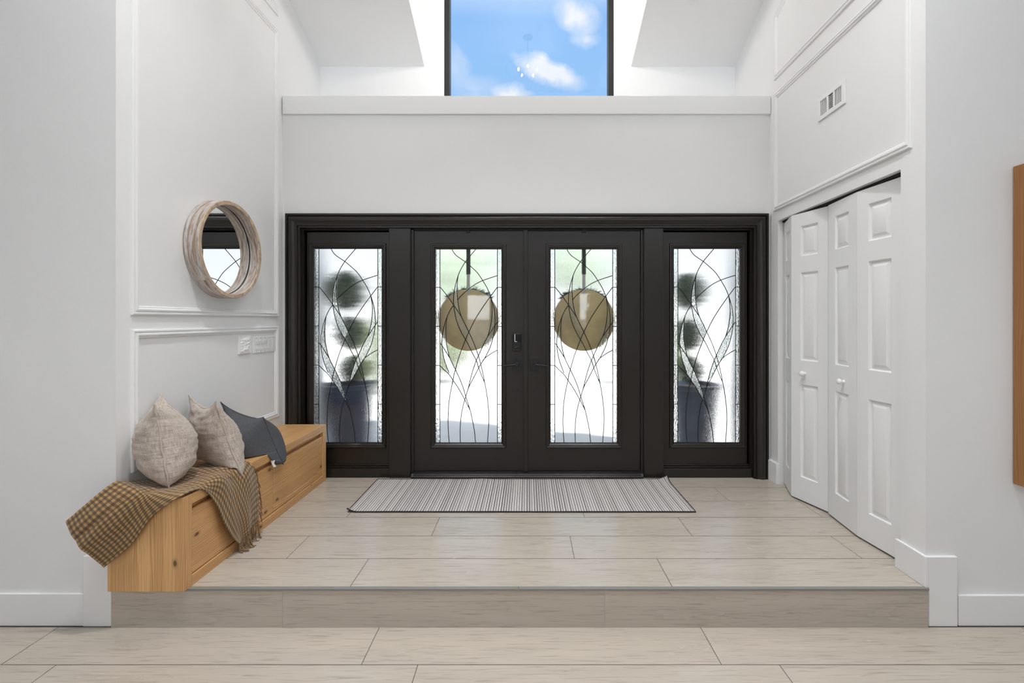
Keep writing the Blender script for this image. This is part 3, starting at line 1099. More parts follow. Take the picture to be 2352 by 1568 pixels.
# hardware
for nm, pxc, sgn in (('door_1', 1188, -1), ('door_2', 1227.5, 1)):
    r = DOORS[nm][0]
    c = px(pxc, 836.5, YD)
    mb = MB()
    mb.box(c.x - .038, c.x + .038, YD - .009, YD, c.z - .058, c.z + .056)
    h = mb.build('lever_handle', M['black'], r, bevel=0.002)
    h['label'] = 'black lever handle on a square plate'
    mb = MB()
    mb.lathe([(0.0001, .05), (.011, .05), (.0125, .046), (.0125, .008), (.018, .006), (.018, 0)], lambda x, y, hh: (c.x + x, YD - .008 - hh, c.z + y), 20)
    mb.tube([(c.x, YD - .048, c.z), (c.x + sgn * .03, YD - .05, c.z - .001), (c.x + sgn * .07, YD - .05, c.z - .006), (c.x + sgn * .115, YD - .047, c.z - .011)], [.009, .0075, .007, .0055], 10, flat=0.6)
    mb.build('lever', M['black'], h, smooth=True)
    mb = MB()
    c2 = px(pxc + 1, 897, YD)
    mb.lathe([(0.0001, .003), (.012, .003), (.0135, 0)], lambda x, y, hh: (c2.x + x, YD - hh, c2.z + y), 18)
    q = mb.build('hole_plug', M['black'], r)
    q['label'] = 'small round black plug below the handle'
    s = px(1075 if sgn < 0 else 1341.5, 529, YD)
    mb = MB()
    mb.box(s.x - .017, s.x + .017, YD - .012, YD, s.z - .020, s.z + .022)
    q = mb.build('alarm_sensor', M['black'], r, bevel=0.003)
    q['label'] = 'small black alarm sensor at the top of the leaf'
r = DOORS['door_1'][0]
c = px(1187, 786, YD)
mb = MB()
mb.box(c.x - .036, c.x + .036, YD - .034, YD, c.z - .074, c.z + .076)
lk = mb.build('deadbolt', M['black'], r, bevel=0.006)
lk['label'] = 'black electronic deadbolt with a turn piece'
mb = MB()
mb.box(c.x - .030, c.x + .030, YD - .036, YD - .034, c.z + .004, c.z + .070)
mb.build('battery_cover', simple('gloss_black', (.004, .004, .005), .12), lk, bevel=0.001)
mb = MB()
mb.box(c.x - .018, c.x - .013, YD - .0375, YD - .035, c.z + .006, c.z + .07)
mb.box(c.x - .018, c.x + .004, YD - .0375, YD - .035, c.z + .006, c.z + .010)
mb.build('cover_edge', M['plastic'], lk)['label'] = 'thin pale edge on the lock cover'
mb = MB()
mb.tube([(c.x - .018, YD - .042, c.z - .044), (c.x + .018, YD - .042, c.z - .034)], .007, 10)
mb.lathe([(0.0001, .008), (.012, .008), (.012, 0)], lambda x, y, hh: (c.x + x, YD - .034 - hh, c.z - .039 + y), 16)
mb.build('thumb_turn', M['black'], lk, smooth=True)

# tall upper window
r = root('window_3', (0, YU + .07, ZL), 'tall black-framed upper window showing blue sky over the ledge', 'window', kind='structure')
mb = MB()
fw = pX(1410, YU) - pX(1399.5, YU)
mb.ring_box((WX0, WX1, WZ0, WZ1), (WX0 + fw * 1.15, WX1 - fw * 1.15, WZ0 + .03, WZ1 - fw), lambda u, v, d: (u, YU + d, v), .012, .10)
mb.build('window_frame', M['black'], r, bevel=0.002)
mb = MB()
mb.quad((WX0 + .03, YU + .06, WZ0 + .01), (WX1 - .03, YU + .06, WZ0 + .01), (WX1 - .03, YU + .06, WZ1 - .02), (WX0 + .03, YU + .06, WZ1 - .02))
mb.build('glass_pane', M['glass'], r)


# ================================================================== folding closet doors
DZ0, DZT = ZP + .012, 2.277
PROF = [(0, 0), (.003, -.002), (.006, -.010), (.010, -.0115), (.013, -.0115), (.034, -.003), (.037, -.002)]


def bileaf(parent, A, B):
    """one moulded three-panel leaf between two plan points"""
    A, B = Vector(A), Vector(B)
    d = (B - A)
    L = d.length
    d.normalize()
    n = Vector((-d.y, d.x)) if (Vector((-d.y, d.x))).x < 0 else Vector((d.y, -d.x))   # towards the room

    def fn(u, v, h):
        p = A + d * u + n * h
        return (p.x, p.y, v)
    s = .078 * L / .30
    us = [0.002, s, L - s, L - .002]
    vs = [DZ0, .368, 1.040, 1.211, 1.848, 1.965, 2.184, DZT]
    mb = MB()
    for i in range(3):
        for j in range(7):
            if i == 1 and j in (1, 3, 5):
                mb.mould([(us[1], vs[j]), (us[2], vs[j]), (us[2], vs[j + 1]), (us[1], vs[j + 1])], PROF, fn, fill=True)
            else:
                mb.quad(fn(us[i], vs[j], 0), fn(us[i + 1], vs[j], 0), fn(us[i + 1], vs[j + 1], 0), fn(us[i], vs[j + 1], 0))
    t = -.033
    a, b = us[0], us[3]
    mb.quad(fn(a, DZ0, t), fn(b, DZ0, t), fn(b, DZT, t), fn(a, DZT, t))
    for (p, q) in (((a, DZ0), (b, DZ0)), ((b, DZ0), (b, DZT)), ((b, DZT), (a, DZT)), ((a, DZT), (a, DZ0))):
        mb.quad(fn(*p, 0), fn(*q, 0), fn(*q, t), fn(*p, t))
    o = mb.build('door_leaf', M['door_white'], parent, weld=True, smooth=25)
    return o, fn, L


def knob(leaf, fn, u, v):
    mb = MB()
    mb.lathe([(.012, 0), (.009, .004), (.008, .012), (.014, .017), (.019, .024), (.0195, .030), (.016, .037), (.008, .041), (.0003, .042)], lambda x, y, h: fn(u + x, v + y, h), 20)
    mb.build('knob', M['plastic'], leaf, smooth=True)['label'] = 'round white knob'


P0, P1, P2 = (2.052, 3.640), (1.957, 3.378), (2.040, 3.088)
P3, P4, P5 = (2.028, 3.072), (1.990, 2.752), (2.018, 2.432)
dA = root('door_3', (2.0, 3.378, ZP), 'pair of white folding closet leaves nearer the front doors, bent at the hinge', 'folding door', 'bifold closet doors', 'structure')
bileaf(dA, P0, P1)
lf, fn, L = bileaf(dA, P1, P2)
knob(lf, fn, .115, 1.119)
dB = root('door_4', (2.0, 2.752, ZP), 'pair of white folding closet leaves nearer the step', 'folding door', 'bifold closet doors', 'structure')
lf, fn, L = bileaf(dB, P3, P4)
knob(lf, fn, .185, 1.112)
bileaf(dB, P4, P5)
mb = MB()
mb.prism([(CY0 + .002, 0), (CY1 - .002, 0), (CY1 - .002, 1), (CY0 + .002, 1)], lambda u, v, d: (XR(u) + .035 + v * .03, u, d), 2.284, 2.2995)
tr = mb.build('trim_9', M['dark'])
tag(tr, 'dark sliding track over the folding closet doors', 'door track', kind='structure')


# ================================================================== storage bench
BX0, BX1, BY0, BY1 = XL + .004, -1.660, 2.200, 3.782 - .034
BZ0, BZ1 = ZP, 0.646
T = .052
bench = root('storage_bench', ((BX0 + BX1) / 2, (BY0 + BY1) / 2, ZP), 'long low pine storage bench with two flush drawers along the left wall', 'bench')
PINE = M['pine']
mb = MB()
mb.prism([(BX0, BY0), (BX1, BY0), (BX1 - .0, BY0 + T), (BX0, BY0 + T)], lambda u, v, d: (u, v, d), BZ0, BZ1 - .0)
mb.build('end_panel', PINE, bench, bevel=0.0025, grain=2)
mb = MB()
mb.box(BX0, BX1, BY1 - T, BY1, BZ0, BZ1)
mb.build('end_panel', PINE, bench, bevel=0.0025, grain=2)
mb = MB()
mb.box(BX0, BX1, BY0 + T, BY1 - T, BZ1 - T, BZ1)
mb.build('top_board', PINE, bench, bevel=0.002, grain=1)
mb = MB()
mb.box(BX0, BX1, BY0 + T, BY1 - T, BZ0, BZ0 + T)
mb.build('bottom_board', PINE, bench, bevel=0.002, grain=1)
mb = MB()
mb.box(BX0, BX0 + .012, BY0 + T, BY1 - T, BZ0 + T, BZ1 - T)
mb.box(BX0 + .012, BX1 - .06, 2.972, 2.992, BZ0 + T, BZ1 - T)
mb.build('back_panel', PINE, bench, grain=1)
yd = 2.982
for (a, b) in ((BY0 + T + .003, yd - .002), (yd + .002, BY1 - T - .003)):
    mb = MB()
    mb.box(BX1 - .032, BX1 - .008, a, b, BZ0 + T + .004, BZ1 - T - .034)
    mb.build('drawer', PINE, bench, bevel=0.002, grain=1)
mb = MB()
mb.box(BX1 - .05, BX1 - .036, BY0 + T + .003, BY1 - T - .003, BZ1 - T - .05, BZ1 - T - .001)
mb.build('finger_rail', PINE, bench, grain=1)


# ================================================================== cushions
def cushion(name, NT, NB, FT, FB, Tp, Tm, mat, seam_mat, label, group, bow=.10, wr_=.004, seam=.004, sag=0.0, zmin=.664, power=.55, tuck=0.0, fatb=0.0, skew=0.0):
    NT, NB, FT, FB = map(Vector, (NT, NB, FT, FB))
    NB0 = NB.copy()
    n = ((NT + NB) - (FT + FB)).cross(Vector((0, 0, 1))).normalized()
    if n.y < 0:
        n = -n
    c0 = (NT + NB + FT + FB) / 4
    G = 40
    size = ((NT + NB) - (FT + FB)).length / 2, ((NT + FT) - (NB + FB)).length / 2

    def P(s, t, side):
        s2 = s * (1 - bow * (1 - t * t)) * (1 - (tuck * max(0, -t) ** 3 if s > 0 else 0))
        sk = 1 + skew * s
        t2 = t * (1 - (bow if t > 0 else bow * (1 - fatb)) * (1 - s * s)) - sag * (1 - s * s) * max(0, t)
        a = (s2 + 1) / 2
        b = (t2 + 1) / 2
        p = (FB * (1 - a) + NB * a) * (1 - b) + (FT * (1 - a) + NT * a) * b
        h = max(0.0, math.cos(math.pi / 2 * s)) ** power * max(0.0, math.cos(math.pi / 2 * t)) ** (power * (1.1 if t > 0 else .72 - .34 * fatb))
        h *= (1.0 - 0.10 * t) * sk
        w = noise.noise(Vector((s * 2.2 + 5 * side, t * 7.0, c0.x * 9))) * wr_ * min(1, h * 3)
        w += noise.noise(Vector((s * 5 + 3 * side, t * 3.0, c0.y * 9))) * wr_ * .7 * min(1, h * 3)
        p = p + n * ((Tp if side > 0 else -Tm) * h + w * side)
        p.x = max(p.x, XL + .006)
        if p.x < -1.60:
            zl = zmin - max(0.0, p.x + 1.660) * 3.2
            if p.z < zl:
                p.z = zl + (p.z - zl) * .03
        return p
    cen = P(0, 0, 1) * .5 + P(0, 0, -1) * .5
    mb = MB()
    for side in (1, -1):
        idx = [[mb.vert(P(-1 + 2 * i / G, -1 + 2 * j / G, side)) for j in range(G + 1)] for i in range(G + 1)]
        for i in range(G):
            for j in range(G):
                q = [idx[i][j], idx[i + 1][j], idx[i + 1][j + 1], idx[i][j + 1]]
                uv = [(size[0] * (ii) / G + (side > 0) * 2, size[1] * jj / G) for ii, jj in ((i, j), (i + 1, j), (i + 1, j + 1), (i, j + 1))]
                if side < 0:
                    q, uv = q[::-1], uv[::-1]
                mb.face(q, uv)
    o = mb.build(name, mat, weld=True, recalc=True, smooth=180)
    tag(o, label, 'cushion', group)
    path = [P(1, -1 + 2 * j / G, 1) for j in range(G + 1)] + [P(1 - 2 * i / G, 1, 1) for i in range(1, G + 1)] + [P(-1, 1 - 2 * j / G, 1) for j in range(1, G + 1)] + [P(-1 + 2 * i / G, -1, 1) for i in range(1, G + 1)]
    path = [p + Vector((noise.noise(p * 30), noise.noise(p * 30 + Vector((9, 0, 0))), 0)) * seam * 1.6 for p in path]
    mb = MB()
    mb.tube(path, seam, 6)
    mb.build('seam', seam_mat, o, smooth=True)
    return o, P


GC = 'cushions on the bench'
cushion('throw_pillow', (-1.835, 2.235, 1.088), (-1.768, 2.245, .668), (-2.015, 2.50, 1.105), (-2.0, 2.51, .672), .145, .12,
        M['linen'], M['linen_seam'], 'big beige linen cushion nearest the camera, standing on the checked throw', GC, bow=.13, sag=.10, seam=.0036, wr_=.009, tuck=.22, fatb=.45)
cushion('throw_pillow', (-1.72, 2.507, 1.055), (-1.632, 2.607, .612), (-2.015, 2.705, 1.06), (-2.0, 2.76, .665), .13, .085,
        M['linen'], M['linen_seam'], 'beige linen cushion in the middle, between the big beige and the grey one', GC, bow=.12, sag=.16, seam=.0036, wr_=.009, fatb=.3, skew=.2)
gp, gP = cushion('throw_pillow', (-1.69, 2.910, .885), (-1.607, 3.00, .552), (-2.02, 2.99, .968), (-2.0, 3.10, .668), .13, .20,
                 M['felt'], M['ribbon'], 'charcoal grey felt cushion behind the two beige ones, hanging over the bench edge', GC, bow=.06, wr_=.002, seam=.0014, sag=.24, zmin=.652, fatb=.8, skew=.75)
mb = MB()
c = px(627, 1062, 2.935)
tg = [mb.vert((c.x + a * .02 + b * .004, c.y + a * .006, c.z + .014 - b * .045)) for a, b in ((-.6, 0), (.6, 0), (.2, .45), (.8, .9), (0, 1), (-.4, .5))]
mb.face(tg)
tago = mb.build('care_tag', M['plastic'], gp)
tago['label'] = 'small white tag'
md = tago.modifiers.new('thick', 'SOLIDIFY')
md.thickness = .001

# ================================================================== checked throw
def blanket():
    st = [
        (px(150, 1197, 2.13), px(178, 1252, 2.115), px(238, 1304, 2.165)),
        (px(206, 1150, 2.15), px(245, 1190, 2.125), px(302, 1250, 2.176)),
        (px(262, 1107, 2.20), px(315, 1135, 2.165), px(350, 1186, 2.184)),
        (Vector((-2.022, 2.30, .690)), Vector((-1.86, 2.215, .672)), px(412, 1142, 2.186)),
        (Vector((-2.01, 2.42, .664)), Vector((-1.83, 2.34, .660)), Vector((-1.652, 2.31, .643))),
        (Vector((-1.95, 2.60, .660)), Vector((-1.765, 2.50, .661)), Vector((-1.643, 2.404, .528))),
        (Vector((-1.80, 2.74, .660)), Vector((-1.690, 2.590, .661)), Vector((-1.634, 2.452, .405))),
        (Vector((-1.652, 2.72, .640)), Vector((-1.632, 2.62, .600)), Vector((-1.630, 2.498, .325))),
        (Vector((-1.640, 2.755, .46)), Vector((-1.620, 2.665, .440)), Vector((-1.628, 2.540, .265))),
        (Vector((-1.638, 2.755, .300)), Vector((-1.622, 2.675, .283)), Vector((-1.630, 2.570, .240))),
    ]
    EDGE = {4: (-1.70, 2.318, .660), 5: (-1.652, 2.448, .656), 6: (-1.640, 2.525, .560)}
    st = [(a, b, Vector(EDGE[i]) if i in EDGE else (b + c) / 2, c) for i, (a, b, c) in enumerate(st)]
    rowsA = [smoothpath([s[k] for s in st], 14) for k in range(4)]
    nu = len(rowsA[0])
    nv = 60
    grid = []
    for i in range(nu):
        r_ = smoothpath([rowsA[k][i] for k in range(4)], nv // 3)
        grid.append(r_)
    nv = len(grid[0])
    uu = [0.0]
    for i in range(1, nu):
        uu.append(uu[-1] + sum((grid[i][j] - grid[i - 1][j]).length for j in (8, nv // 2, nv - 9)) / 3)
    vv = []
    for j in range(nv):
        vv.append(0.40 * j / (nv - 1))
    out = []
    for i in range(nu):
        row = []
        for j in range(nv):
            p = grid[i][j].copy()
            du = grid[min(nu - 1, i + 1)][j] - grid[max(0, i - 1)][j]
            dv = grid[i][min(nv - 1, j + 1)] - grid[i][max(0, j - 1)]
            n = dv.cross(du)
            n = n.normalized() if n.length > 1e-9 else Vector((0, 0, 1))
            if n.z < 0 and abs(n.z) > .3:
                n = -n
            u, v = uu[i], j / (nv - 1)
            hang = max(0, 1 - u / .42)
            d = .006 * noise.noise(Vector((u * 5, v * 6, 1)))
            d += hang * min(1, u / .12 + .25) * (.004 * math.sin(v * 13 + u * 5) - .010 * math.exp(-((v - .27 - .1 * u) / .035) ** 2) + .006 * math.exp(-((v - .16) / .07) ** 2))
            front = max(0, min(1, (u - .95) / .3))
            d += front * .008 * math.sin(v * 12 + 1)
            p += n * d
            # never inside the bench or the walls
            e = .007
            if p.z < BZ1 + e and BY0 - e < p.y < BY1 and p.x < BX1 + e:
                k = [(BZ1 + e - p.z, 2), (BX1 + e - p.x, 0), (p.y - BY0 + e, 1)]
                m_ = min(k)[1]
                if m_ == 2:
                    p.z = BZ1 + e
                elif m_ == 0:
                    p.x = BX1 + e
                else:
                    p.y = BY0 - e
            if p.y > BY0 - .01 and p.x < XL + .01:
                p.x = XL + .01
            row.append(p)
        out.append(row)
    mb = MB()
    idx = [[mb.vert(p) for p in r_] for r_ in out]
    for i in range(nu - 1):
        for j in range(nv - 1):
            mb.face([idx[i][j], idx[i + 1][j], idx[i + 1][j + 1], idx[i][j + 1]], [(uu[i], vv[j]), (uu[i + 1], vv[j]), (uu[i + 1], vv[j + 1]), (uu[i], vv[j + 1])])
    o = mb.build('throw_blanket', M['gingham'], smooth=180)
    tag(o, 'brown and tan gingham wool throw draped over the near end of the bench', 'throw blanket')
    md = o.modifiers.new('thick', 'SOLIDIFY')
    md.thickness = .007
    md.offset = 0.0
    sb = o.modifiers.new('sub', 'SUBSURF')
    sb.levels = 1
    sb.render_levels = 1
    # twisted fringe on the front hem and along the side that hangs down
    mb = MB()
    hem = out[-1]
    for k in range(34):
        t = k / 33 * (nv - 1)
        j = min(nv - 2, int(t))
        p = hem[j].lerp(hem[j + 1], t - j)
        ln = random.uniform(.075, .125)
        a, b = random.uniform(-.010, .012), random.uniform(-.012, .012)
        q = [p, p + Vector((.006 + a * .3, b * .5, -ln * .45)), p + Vector((.008 + a, b, -ln * .8)), p + Vector((.010 + a * 1.3, b * 1.3, -ln))]
        for w in q:
            low = ZP + .0045 - w.z
            if low > 0:
                w.z += low
                w.x += low * .6
        mb.tube(smoothpath(q, 3), [.0026] * 7 + [.0030, .0026, .0015], 5)
    for k in range(16):
        i = nu - 4 - int(k * 1.6)
        p = out[i][0]
        ln = random.uniform(.05, .075)
        mb.tube(smoothpath([p, p + Vector((.004, .014, -.016)), p + Vector((.006 + random.uniform(0, .008), .022 + random.uniform(-.006, .006), -ln))], 3), [.0026] * 6 + [.0015], 5)
    mb.build('fringe', M['fringe'], o, smooth=True)


blanket()

# ================================================================== round mirror
mc = Vector((XL, 3.0, 1.964))
mir = root('wall_mirror', mc, 'round mirror in a deep whitewashed wooden hoop on the left wall', 'mirror')
RO, RI, DEP = .317, .290, .096


def mfn(x, y, h):
    ca, sa = math.cos(3.9), math.sin(3.9)
    return (XL + .001 + h, mc.y + x * ca - y * sa, mc.z + x * sa + y * ca)


mb = MB()
mb.lathe([(RI, 0), (RO - .003, 0), (RO, .004), (RO, DEP - .004), (RO - .003, DEP), (RI + .003, DEP), (RI, DEP - .004), (RI, 0)], mfn, 96, uvs=2.0)
for q in range(96 * 3, 96 * 6):
    mb.mi[q] = 1
mb.build('mirror_frame', [M['whitewash'], M['raw_edge']], mir, smooth=35, recalc=True)
mb = MB()
mb.tube([mfn((RI - .001) * math.cos(2 * math.pi * k / 96), (RI - .001) * math.sin(2 * math.pi * k / 96), .028) for k in range(97)], .0022, 6)
mb.build('gap_line', M['black'], mir)  # black ring put in as the dark gap line round the mirror
mb = MB()
rows = mb.lathe([(RI + .003, .020), (RI + .003, .026)], mfn, 96)
mb.face(rows[1])
mb.face(rows[0][::-1])
mb.build('mirror_glass', M['mirror'], mir)

# ================================================================== switch plates
def wallplate(name, y0, y1, zc, h, label, cat='switch plate', thick=.007):
    r_ = root(name, (XL, (y0 + y1) / 2, zc), label, cat)
    mb = MB()
    mb.box(XL, XL + thick, y0, y1, zc - h / 2, zc + h / 2)
    mb.build('plate', M['plastic'], r_, bevel=0.003)
    return r_


Yp0, Yp1 = -XL * F / (CX - 545.5), -XL * F / (CX - 573)
s1 = wallplate('switch_plate', Yp0, Yp1, 1.326, .126, 'single white wall plate under crinkled film, left of the switch bank', thick=.012)
mb = MB()
g = [[mb.vert((XL + .0125 + .006 * abs(noise.noise(Vector((i * .9, j * .45, 2)))) * 2 * (0 < i < 9 and 0 < j < 12), Yp0 + .014 + (Yp1 - Yp0 - .028) * i / 9, 1.326 - .052 + .104 * j / 12)) for j in range(13)] for i in range(10)]
for i in range(9):
    for j in range(12):
        mb.face([g[i][j], g[i + 1][j], g[i + 1][j + 1], g[i][j + 1]])
mb.build('plastic_film', M['film'], s1)['label'] = 'crinkled shiny film'
Yq0, Yq1 = -XL * F / (CX - 580.5), -XL * F / (CX - 631)
s2 = wallplate('light_switch', Yq0, Yq1, 1.318, .124, 'white five-gang switch bank beside the front door frame', 'light switch')
for k in range(5):
    yc = Yq0 + .035 + k * (Yq1 - Yq0 - .07) / 4
    mb = MB()
    if k < 3:
        mb.prism([(XL + .006, 1.318 - .034), (XL + .011, 1.318 - .034), (XL + .008, 1.318), (XL + .013, 1.318 + .034), (XL + .006, 1.318 + .034)], lambda u, v, d: (u, d, v), yc - .0165, yc + .0165)
    else:
        mb.box(XL + .006, XL + .0085, yc - .0165, yc + .0165, 1.318 - .034, 1.318 + .034)
    mb.build('rocker', M['plastic'], s2, bevel=0.001)
    for dz in (-.05, .05):
        mb = MB()
        mb.lathe([(.0001, .001), (.003, .001), (.003, 0)], lambda x, y, h: (XL + .007 + h, yc + x, 1.318 + dz + y), 10)
        mb.build('screw', M['steel'], s2)

# ================================================================== air vent
VY0, VY1, VZ0, VZ1 = 2.836, 3.110, 2.855, 3.010
v = root('air_vent', (XR(2.97), 2.97, 2.93), 'white metal air vent with dark louvres high on the right wall', 'vent')
mb = MB()
mb.ring_box((VY0, VY1, VZ0, VZ1), (VY0 + .028, VY1 - .028, VZ0 + .028, VZ1 - .028), right_fn, 0, .010)
for yy in (VY0 + .105, VY0 + .172):
    mb.prism([(yy - .008, VZ0 + .028), (yy + .008, VZ0 + .028), (yy + .008, VZ1 - .028), (yy - .008, VZ1 - .028)], right_fn, .002, .010)
mb.build('vent_frame', M['plastic'], v, bevel=0.002)
mb = MB()
mb.quad(right_fn(VY0 + .02, VZ0 + .02, .001), right_fn(VY1 - .02, VZ0 + .02, .001), right_fn(VY1 - .02, VZ1 - .02, .001), right_fn(VY0 + .02, VZ1 - .02, .001))
mb.build('vent_backing', M['dark'], v)
mb = MB()
for k in range(8):
    z = VZ0 + .034 + k * .0115
    mb.prism([(VY0 + .113, z), (VY0 + .164, z), (VY0 + .164, z + .0035), (VY0 + .113, z + .0035)], right_fn, .002, .0045)
for k in range(4):
    yy = VY0 + .034 + k * .016
    mb.prism([(yy, VZ0 + .030), (yy + .003, VZ0 + .030), (yy + .003, VZ1 - .030), (yy, VZ1 - .030)], right_fn, .002, .009)
for k in range(4):
    yy = VY0 + .181 + k * .0165
    mb.prism([(yy, VZ0 + .030), (yy + .005, VZ0 + .030), (yy + .005, VZ1 - .030), (yy, VZ1 - .030)], right_fn, .002, .007)
mb.build('louvre', M['plastic'], v)

# ================================================================== wooden frame at the right edge
fx0 = pX(2325, YF)
fr_ = root('wooden_frame', (fx0 + .35, YF, 1.48), 'deep oak-coloured wooden frame hanging on the white wall at the right edge', 'frame')
fz0, fz1 = pZ(1110, YF - .002), pZ(383, YF - .002)
mb = MB()
mb.ring_box((fx0, fx0 + .75, fz0, fz1), (fx0 + .05, fx0 + .70, fz0 + .05, fz1 - .05), lambda u, vv_, d: (u, YF - d, vv_), .004, .075)
mb.build('frame_rail', M['oak'], fr_, bevel=0.002, grain=2)
mb = MB()
mb.box(fx0 + .045, fx0 + .705, YF - .03, YF - .02, fz0 + .045, fz1 - .045)
mb.build('mirror_glass', M['mirror'], fr_)

# ================================================================== door mat
mx0, mx1, my0, my1 = -1.232, 1.146, 3.107, 3.742
mat_c = ((mx0 + mx1) / 2, (my0 + my1) / 2, ZP)


def mat_z(x, y):
    z = .004 + .0025 * (1 + noise.noise(Vector((x * 3, y * 2, 4)))) * .5
    e = min(abs(y - my1), .15)
    z += .006 * max(0, noise.noise(Vector((x * 4, 3, 1)))) * (1 - e / .15)
    d = math.hypot(x - mx1, y - my1)
    z += .030 * max(0, 1 - d / .10) ** 2
    d = math.hypot(x - mx0, y - my0)
    z += .022 * max(0, 1 - d / .07) ** 2
    return ZP + z


mb = MB()
nx, ny = 120, 26
g = [[mb.vert((mx0 + (mx1 - mx0) * i / nx, my0 + (my1 - my0) * j / ny, mat_z(mx0 + (mx1 - mx0) * i / nx, my0 + (my1 - my0) * j / ny))) for j in range(ny + 1)] for i in range(nx + 1)]
for i in range(nx):
    for j in range(ny):
        mb.face([g[i][j], g[i + 1][j], g[i + 1][j + 1], g[i][j + 1]])
dm = mb.build('door_mat', M['mat'], origin=mat_c, smooth=True)
tag(dm, 'long striped grey-beige doormat with black edging before the front doors', 'door mat')
md = dm.modifiers.new('thick', 'SOLIDIFY')
md.thickness = .003
md.offset = -1.0
mb = MB()
edge = [(mx0 + (mx1 - mx0) * i / nx, my0) for i in range(nx + 1)] + [(mx1, my0 + (my1 - my0) * j / ny) for j in range(1, ny + 1)] + [(mx1 - (mx1 - mx0) * i / nx, my1) for i in range(1, nx + 1)] + [(mx0, my1 - (my1 - my0) * j / ny) for j in range(1, ny + 1)]
mb.tube([(x, y, mat_z(x, y) + .0005) for x, y in edge], .0048, 6)
mb.build('edge_binding', M['ribbon'], dm, smooth=True)


# ================================================================== chandelier (seen only as a reflection in the upper window)
cc = Vector((0.0, 3.42, 4.54))
ch = root('chandelier', (0, 3.42, ZTOP), 'small wire cage chandelier with five bulbs, reflected in the upper window', 'chandelier')
mb = MB()
mb.lathe([(.0001, 0), (.06, 0), (.06, -.012), (.01, -.03), (.006, -.03), (.006, -.38), (.02, -.40), (.02, -.44), (.0001, -.45)], lambda x, y, h: (x, cc.y + y, ZTOP + h), 20)
for k in range(5):
    a = 2 * math.pi * k / 5 + .3
    mb.tube([(0, cc.y, ZTOP - .37), (.06 * math.cos(a), cc.y + .06 * math.sin(a), ZTOP - .45), (.118 * math.cos(a), cc.y + .118 * math.sin(a), ZTOP - .44)], .005, 6)
mb.build('chandelier_stem', M['brass'], ch, smooth=True)
mb = MB()
for k in range(8):
    a = math.pi * k / 8
    mb.tube([(.27 * math.cos(q) * math.cos(a), cc.y + .27 * math.cos(q) * math.sin(a), ZTOP - .40 + .30 * math.sin(q)) for q in [math.pi * t / 20 - math.pi for t in range(21)]], .002, 5)
mb.tube([(.27 * math.cos(2 * math.pi * t / 40), cc.y + .27 * math.sin(2 * math.pi * t / 40), ZTOP - .40) for t in range(41)], .003, 5)
mb.build('cage', M['brass'], ch, smooth=True)
for k in range(5):
    a = 2 * math.pi * k / 5 + .3
    mb = MB()
    b0 = (.118 * math.cos(a), cc.y + .118 * math.sin(a), ZTOP - .44)
    mb.lathe([(.006, 0), (.0085, .010), (.0085, .020), (.004, .034), (.0003, .040)], lambda x, y, h: (b0[0] + x, b0[1] + y, b0[2] + h), 12)
    mb.build('bulb', M['bulb'], ch, smooth=True)

# unseen fill lights added in the ceiling, high above and in front of the alcove
FILL_W = 18.0
for (x, y) in ((-.95, 1.5), (.95, 1.5)):
    rl = root('fill_light', (x, y, ZTOP), 'added round fill light in the flat ceiling, outside the photo', 'fill light', 'added fill lights')
    mb = MB()
    mb.lathe([(.13, 0), (.155, -.002), (.155, -.012), (.13, -.014), (.13, 0)], lambda a, b, c_: (x + a, y + b, ZTOP + c_), 32)
    mb.build('fill_trim', M['trim'], rl)
    mb = MB()
    r2 = mb.lathe([(.0005, -.004), (.13, -.004)], lambda a, b, c_: (x + a, y + b, ZTOP + c_), 32)
    mb.build('lens', M['lens'], rl)
    al = bpy.data.lights.new('fill_lamp', 'AREA')
    al.shape = 'DISK'
    al.size = .25
    al.spread = math.radians(104)
    al.energy = FILL_W
    al.color = (0.97, 0.985, 1.0)
    alo = bpy.data.objects.new('fill_lamp', al)
    alo.location = (x, y, ZTOP - .016)
    COL.objects.link(alo)

# ================================================================== outdoors
ZG = ZP - .03
mb = MB()
mb.quad((-40, 3.95, ZG), (40, 3.95, ZG), (40, 90, ZG), (-40, 90, ZG))
gr = mb.build('ground', M['concrete'], recalc=False)
tag(gr, 'pale paving outside the front doors', 'ground', kind='structure')


def leaf_ball(mb, c, r, n, lf, squash=1.0, flat=False):
    for _ in range(n):
        z = random.uniform(-1, 1)
        a = random.uniform(0, 2 * math.pi)
        rr = r * random.uniform(.84, 1.03)
        q = math.sqrt(1 - z * z)
        d = Vector((q * math.cos(a), q * math.sin(a), z))
        p = Vector(c) + Vector((d.x * rr, d.y * rr, d.z * rr * squash))
        d2 = (d + Vector((random.uniform(-.7, .7), random.uniform(-.7, .7), random.uniform(-.7, .7)))).normalized()
        s = d2.cross(Vector((random.random(), random.random(), random.random() + .1))).normalized() * lf
        t = s.cross(d2) * .55
        mb.quad(p - s, p + t, p + s, p - t)


def core(mb, c, r, squash=1.0):
    n0, rows = 12, []
    mb.lathe([(max(.0005, r * math.sin(math.pi * k / 8)), -r * squash * math.cos(math.pi * k / 8)) for k in range(9)], lambda x, y, h: (c[0] + x, c[1] + y, c[2] + h), n0)


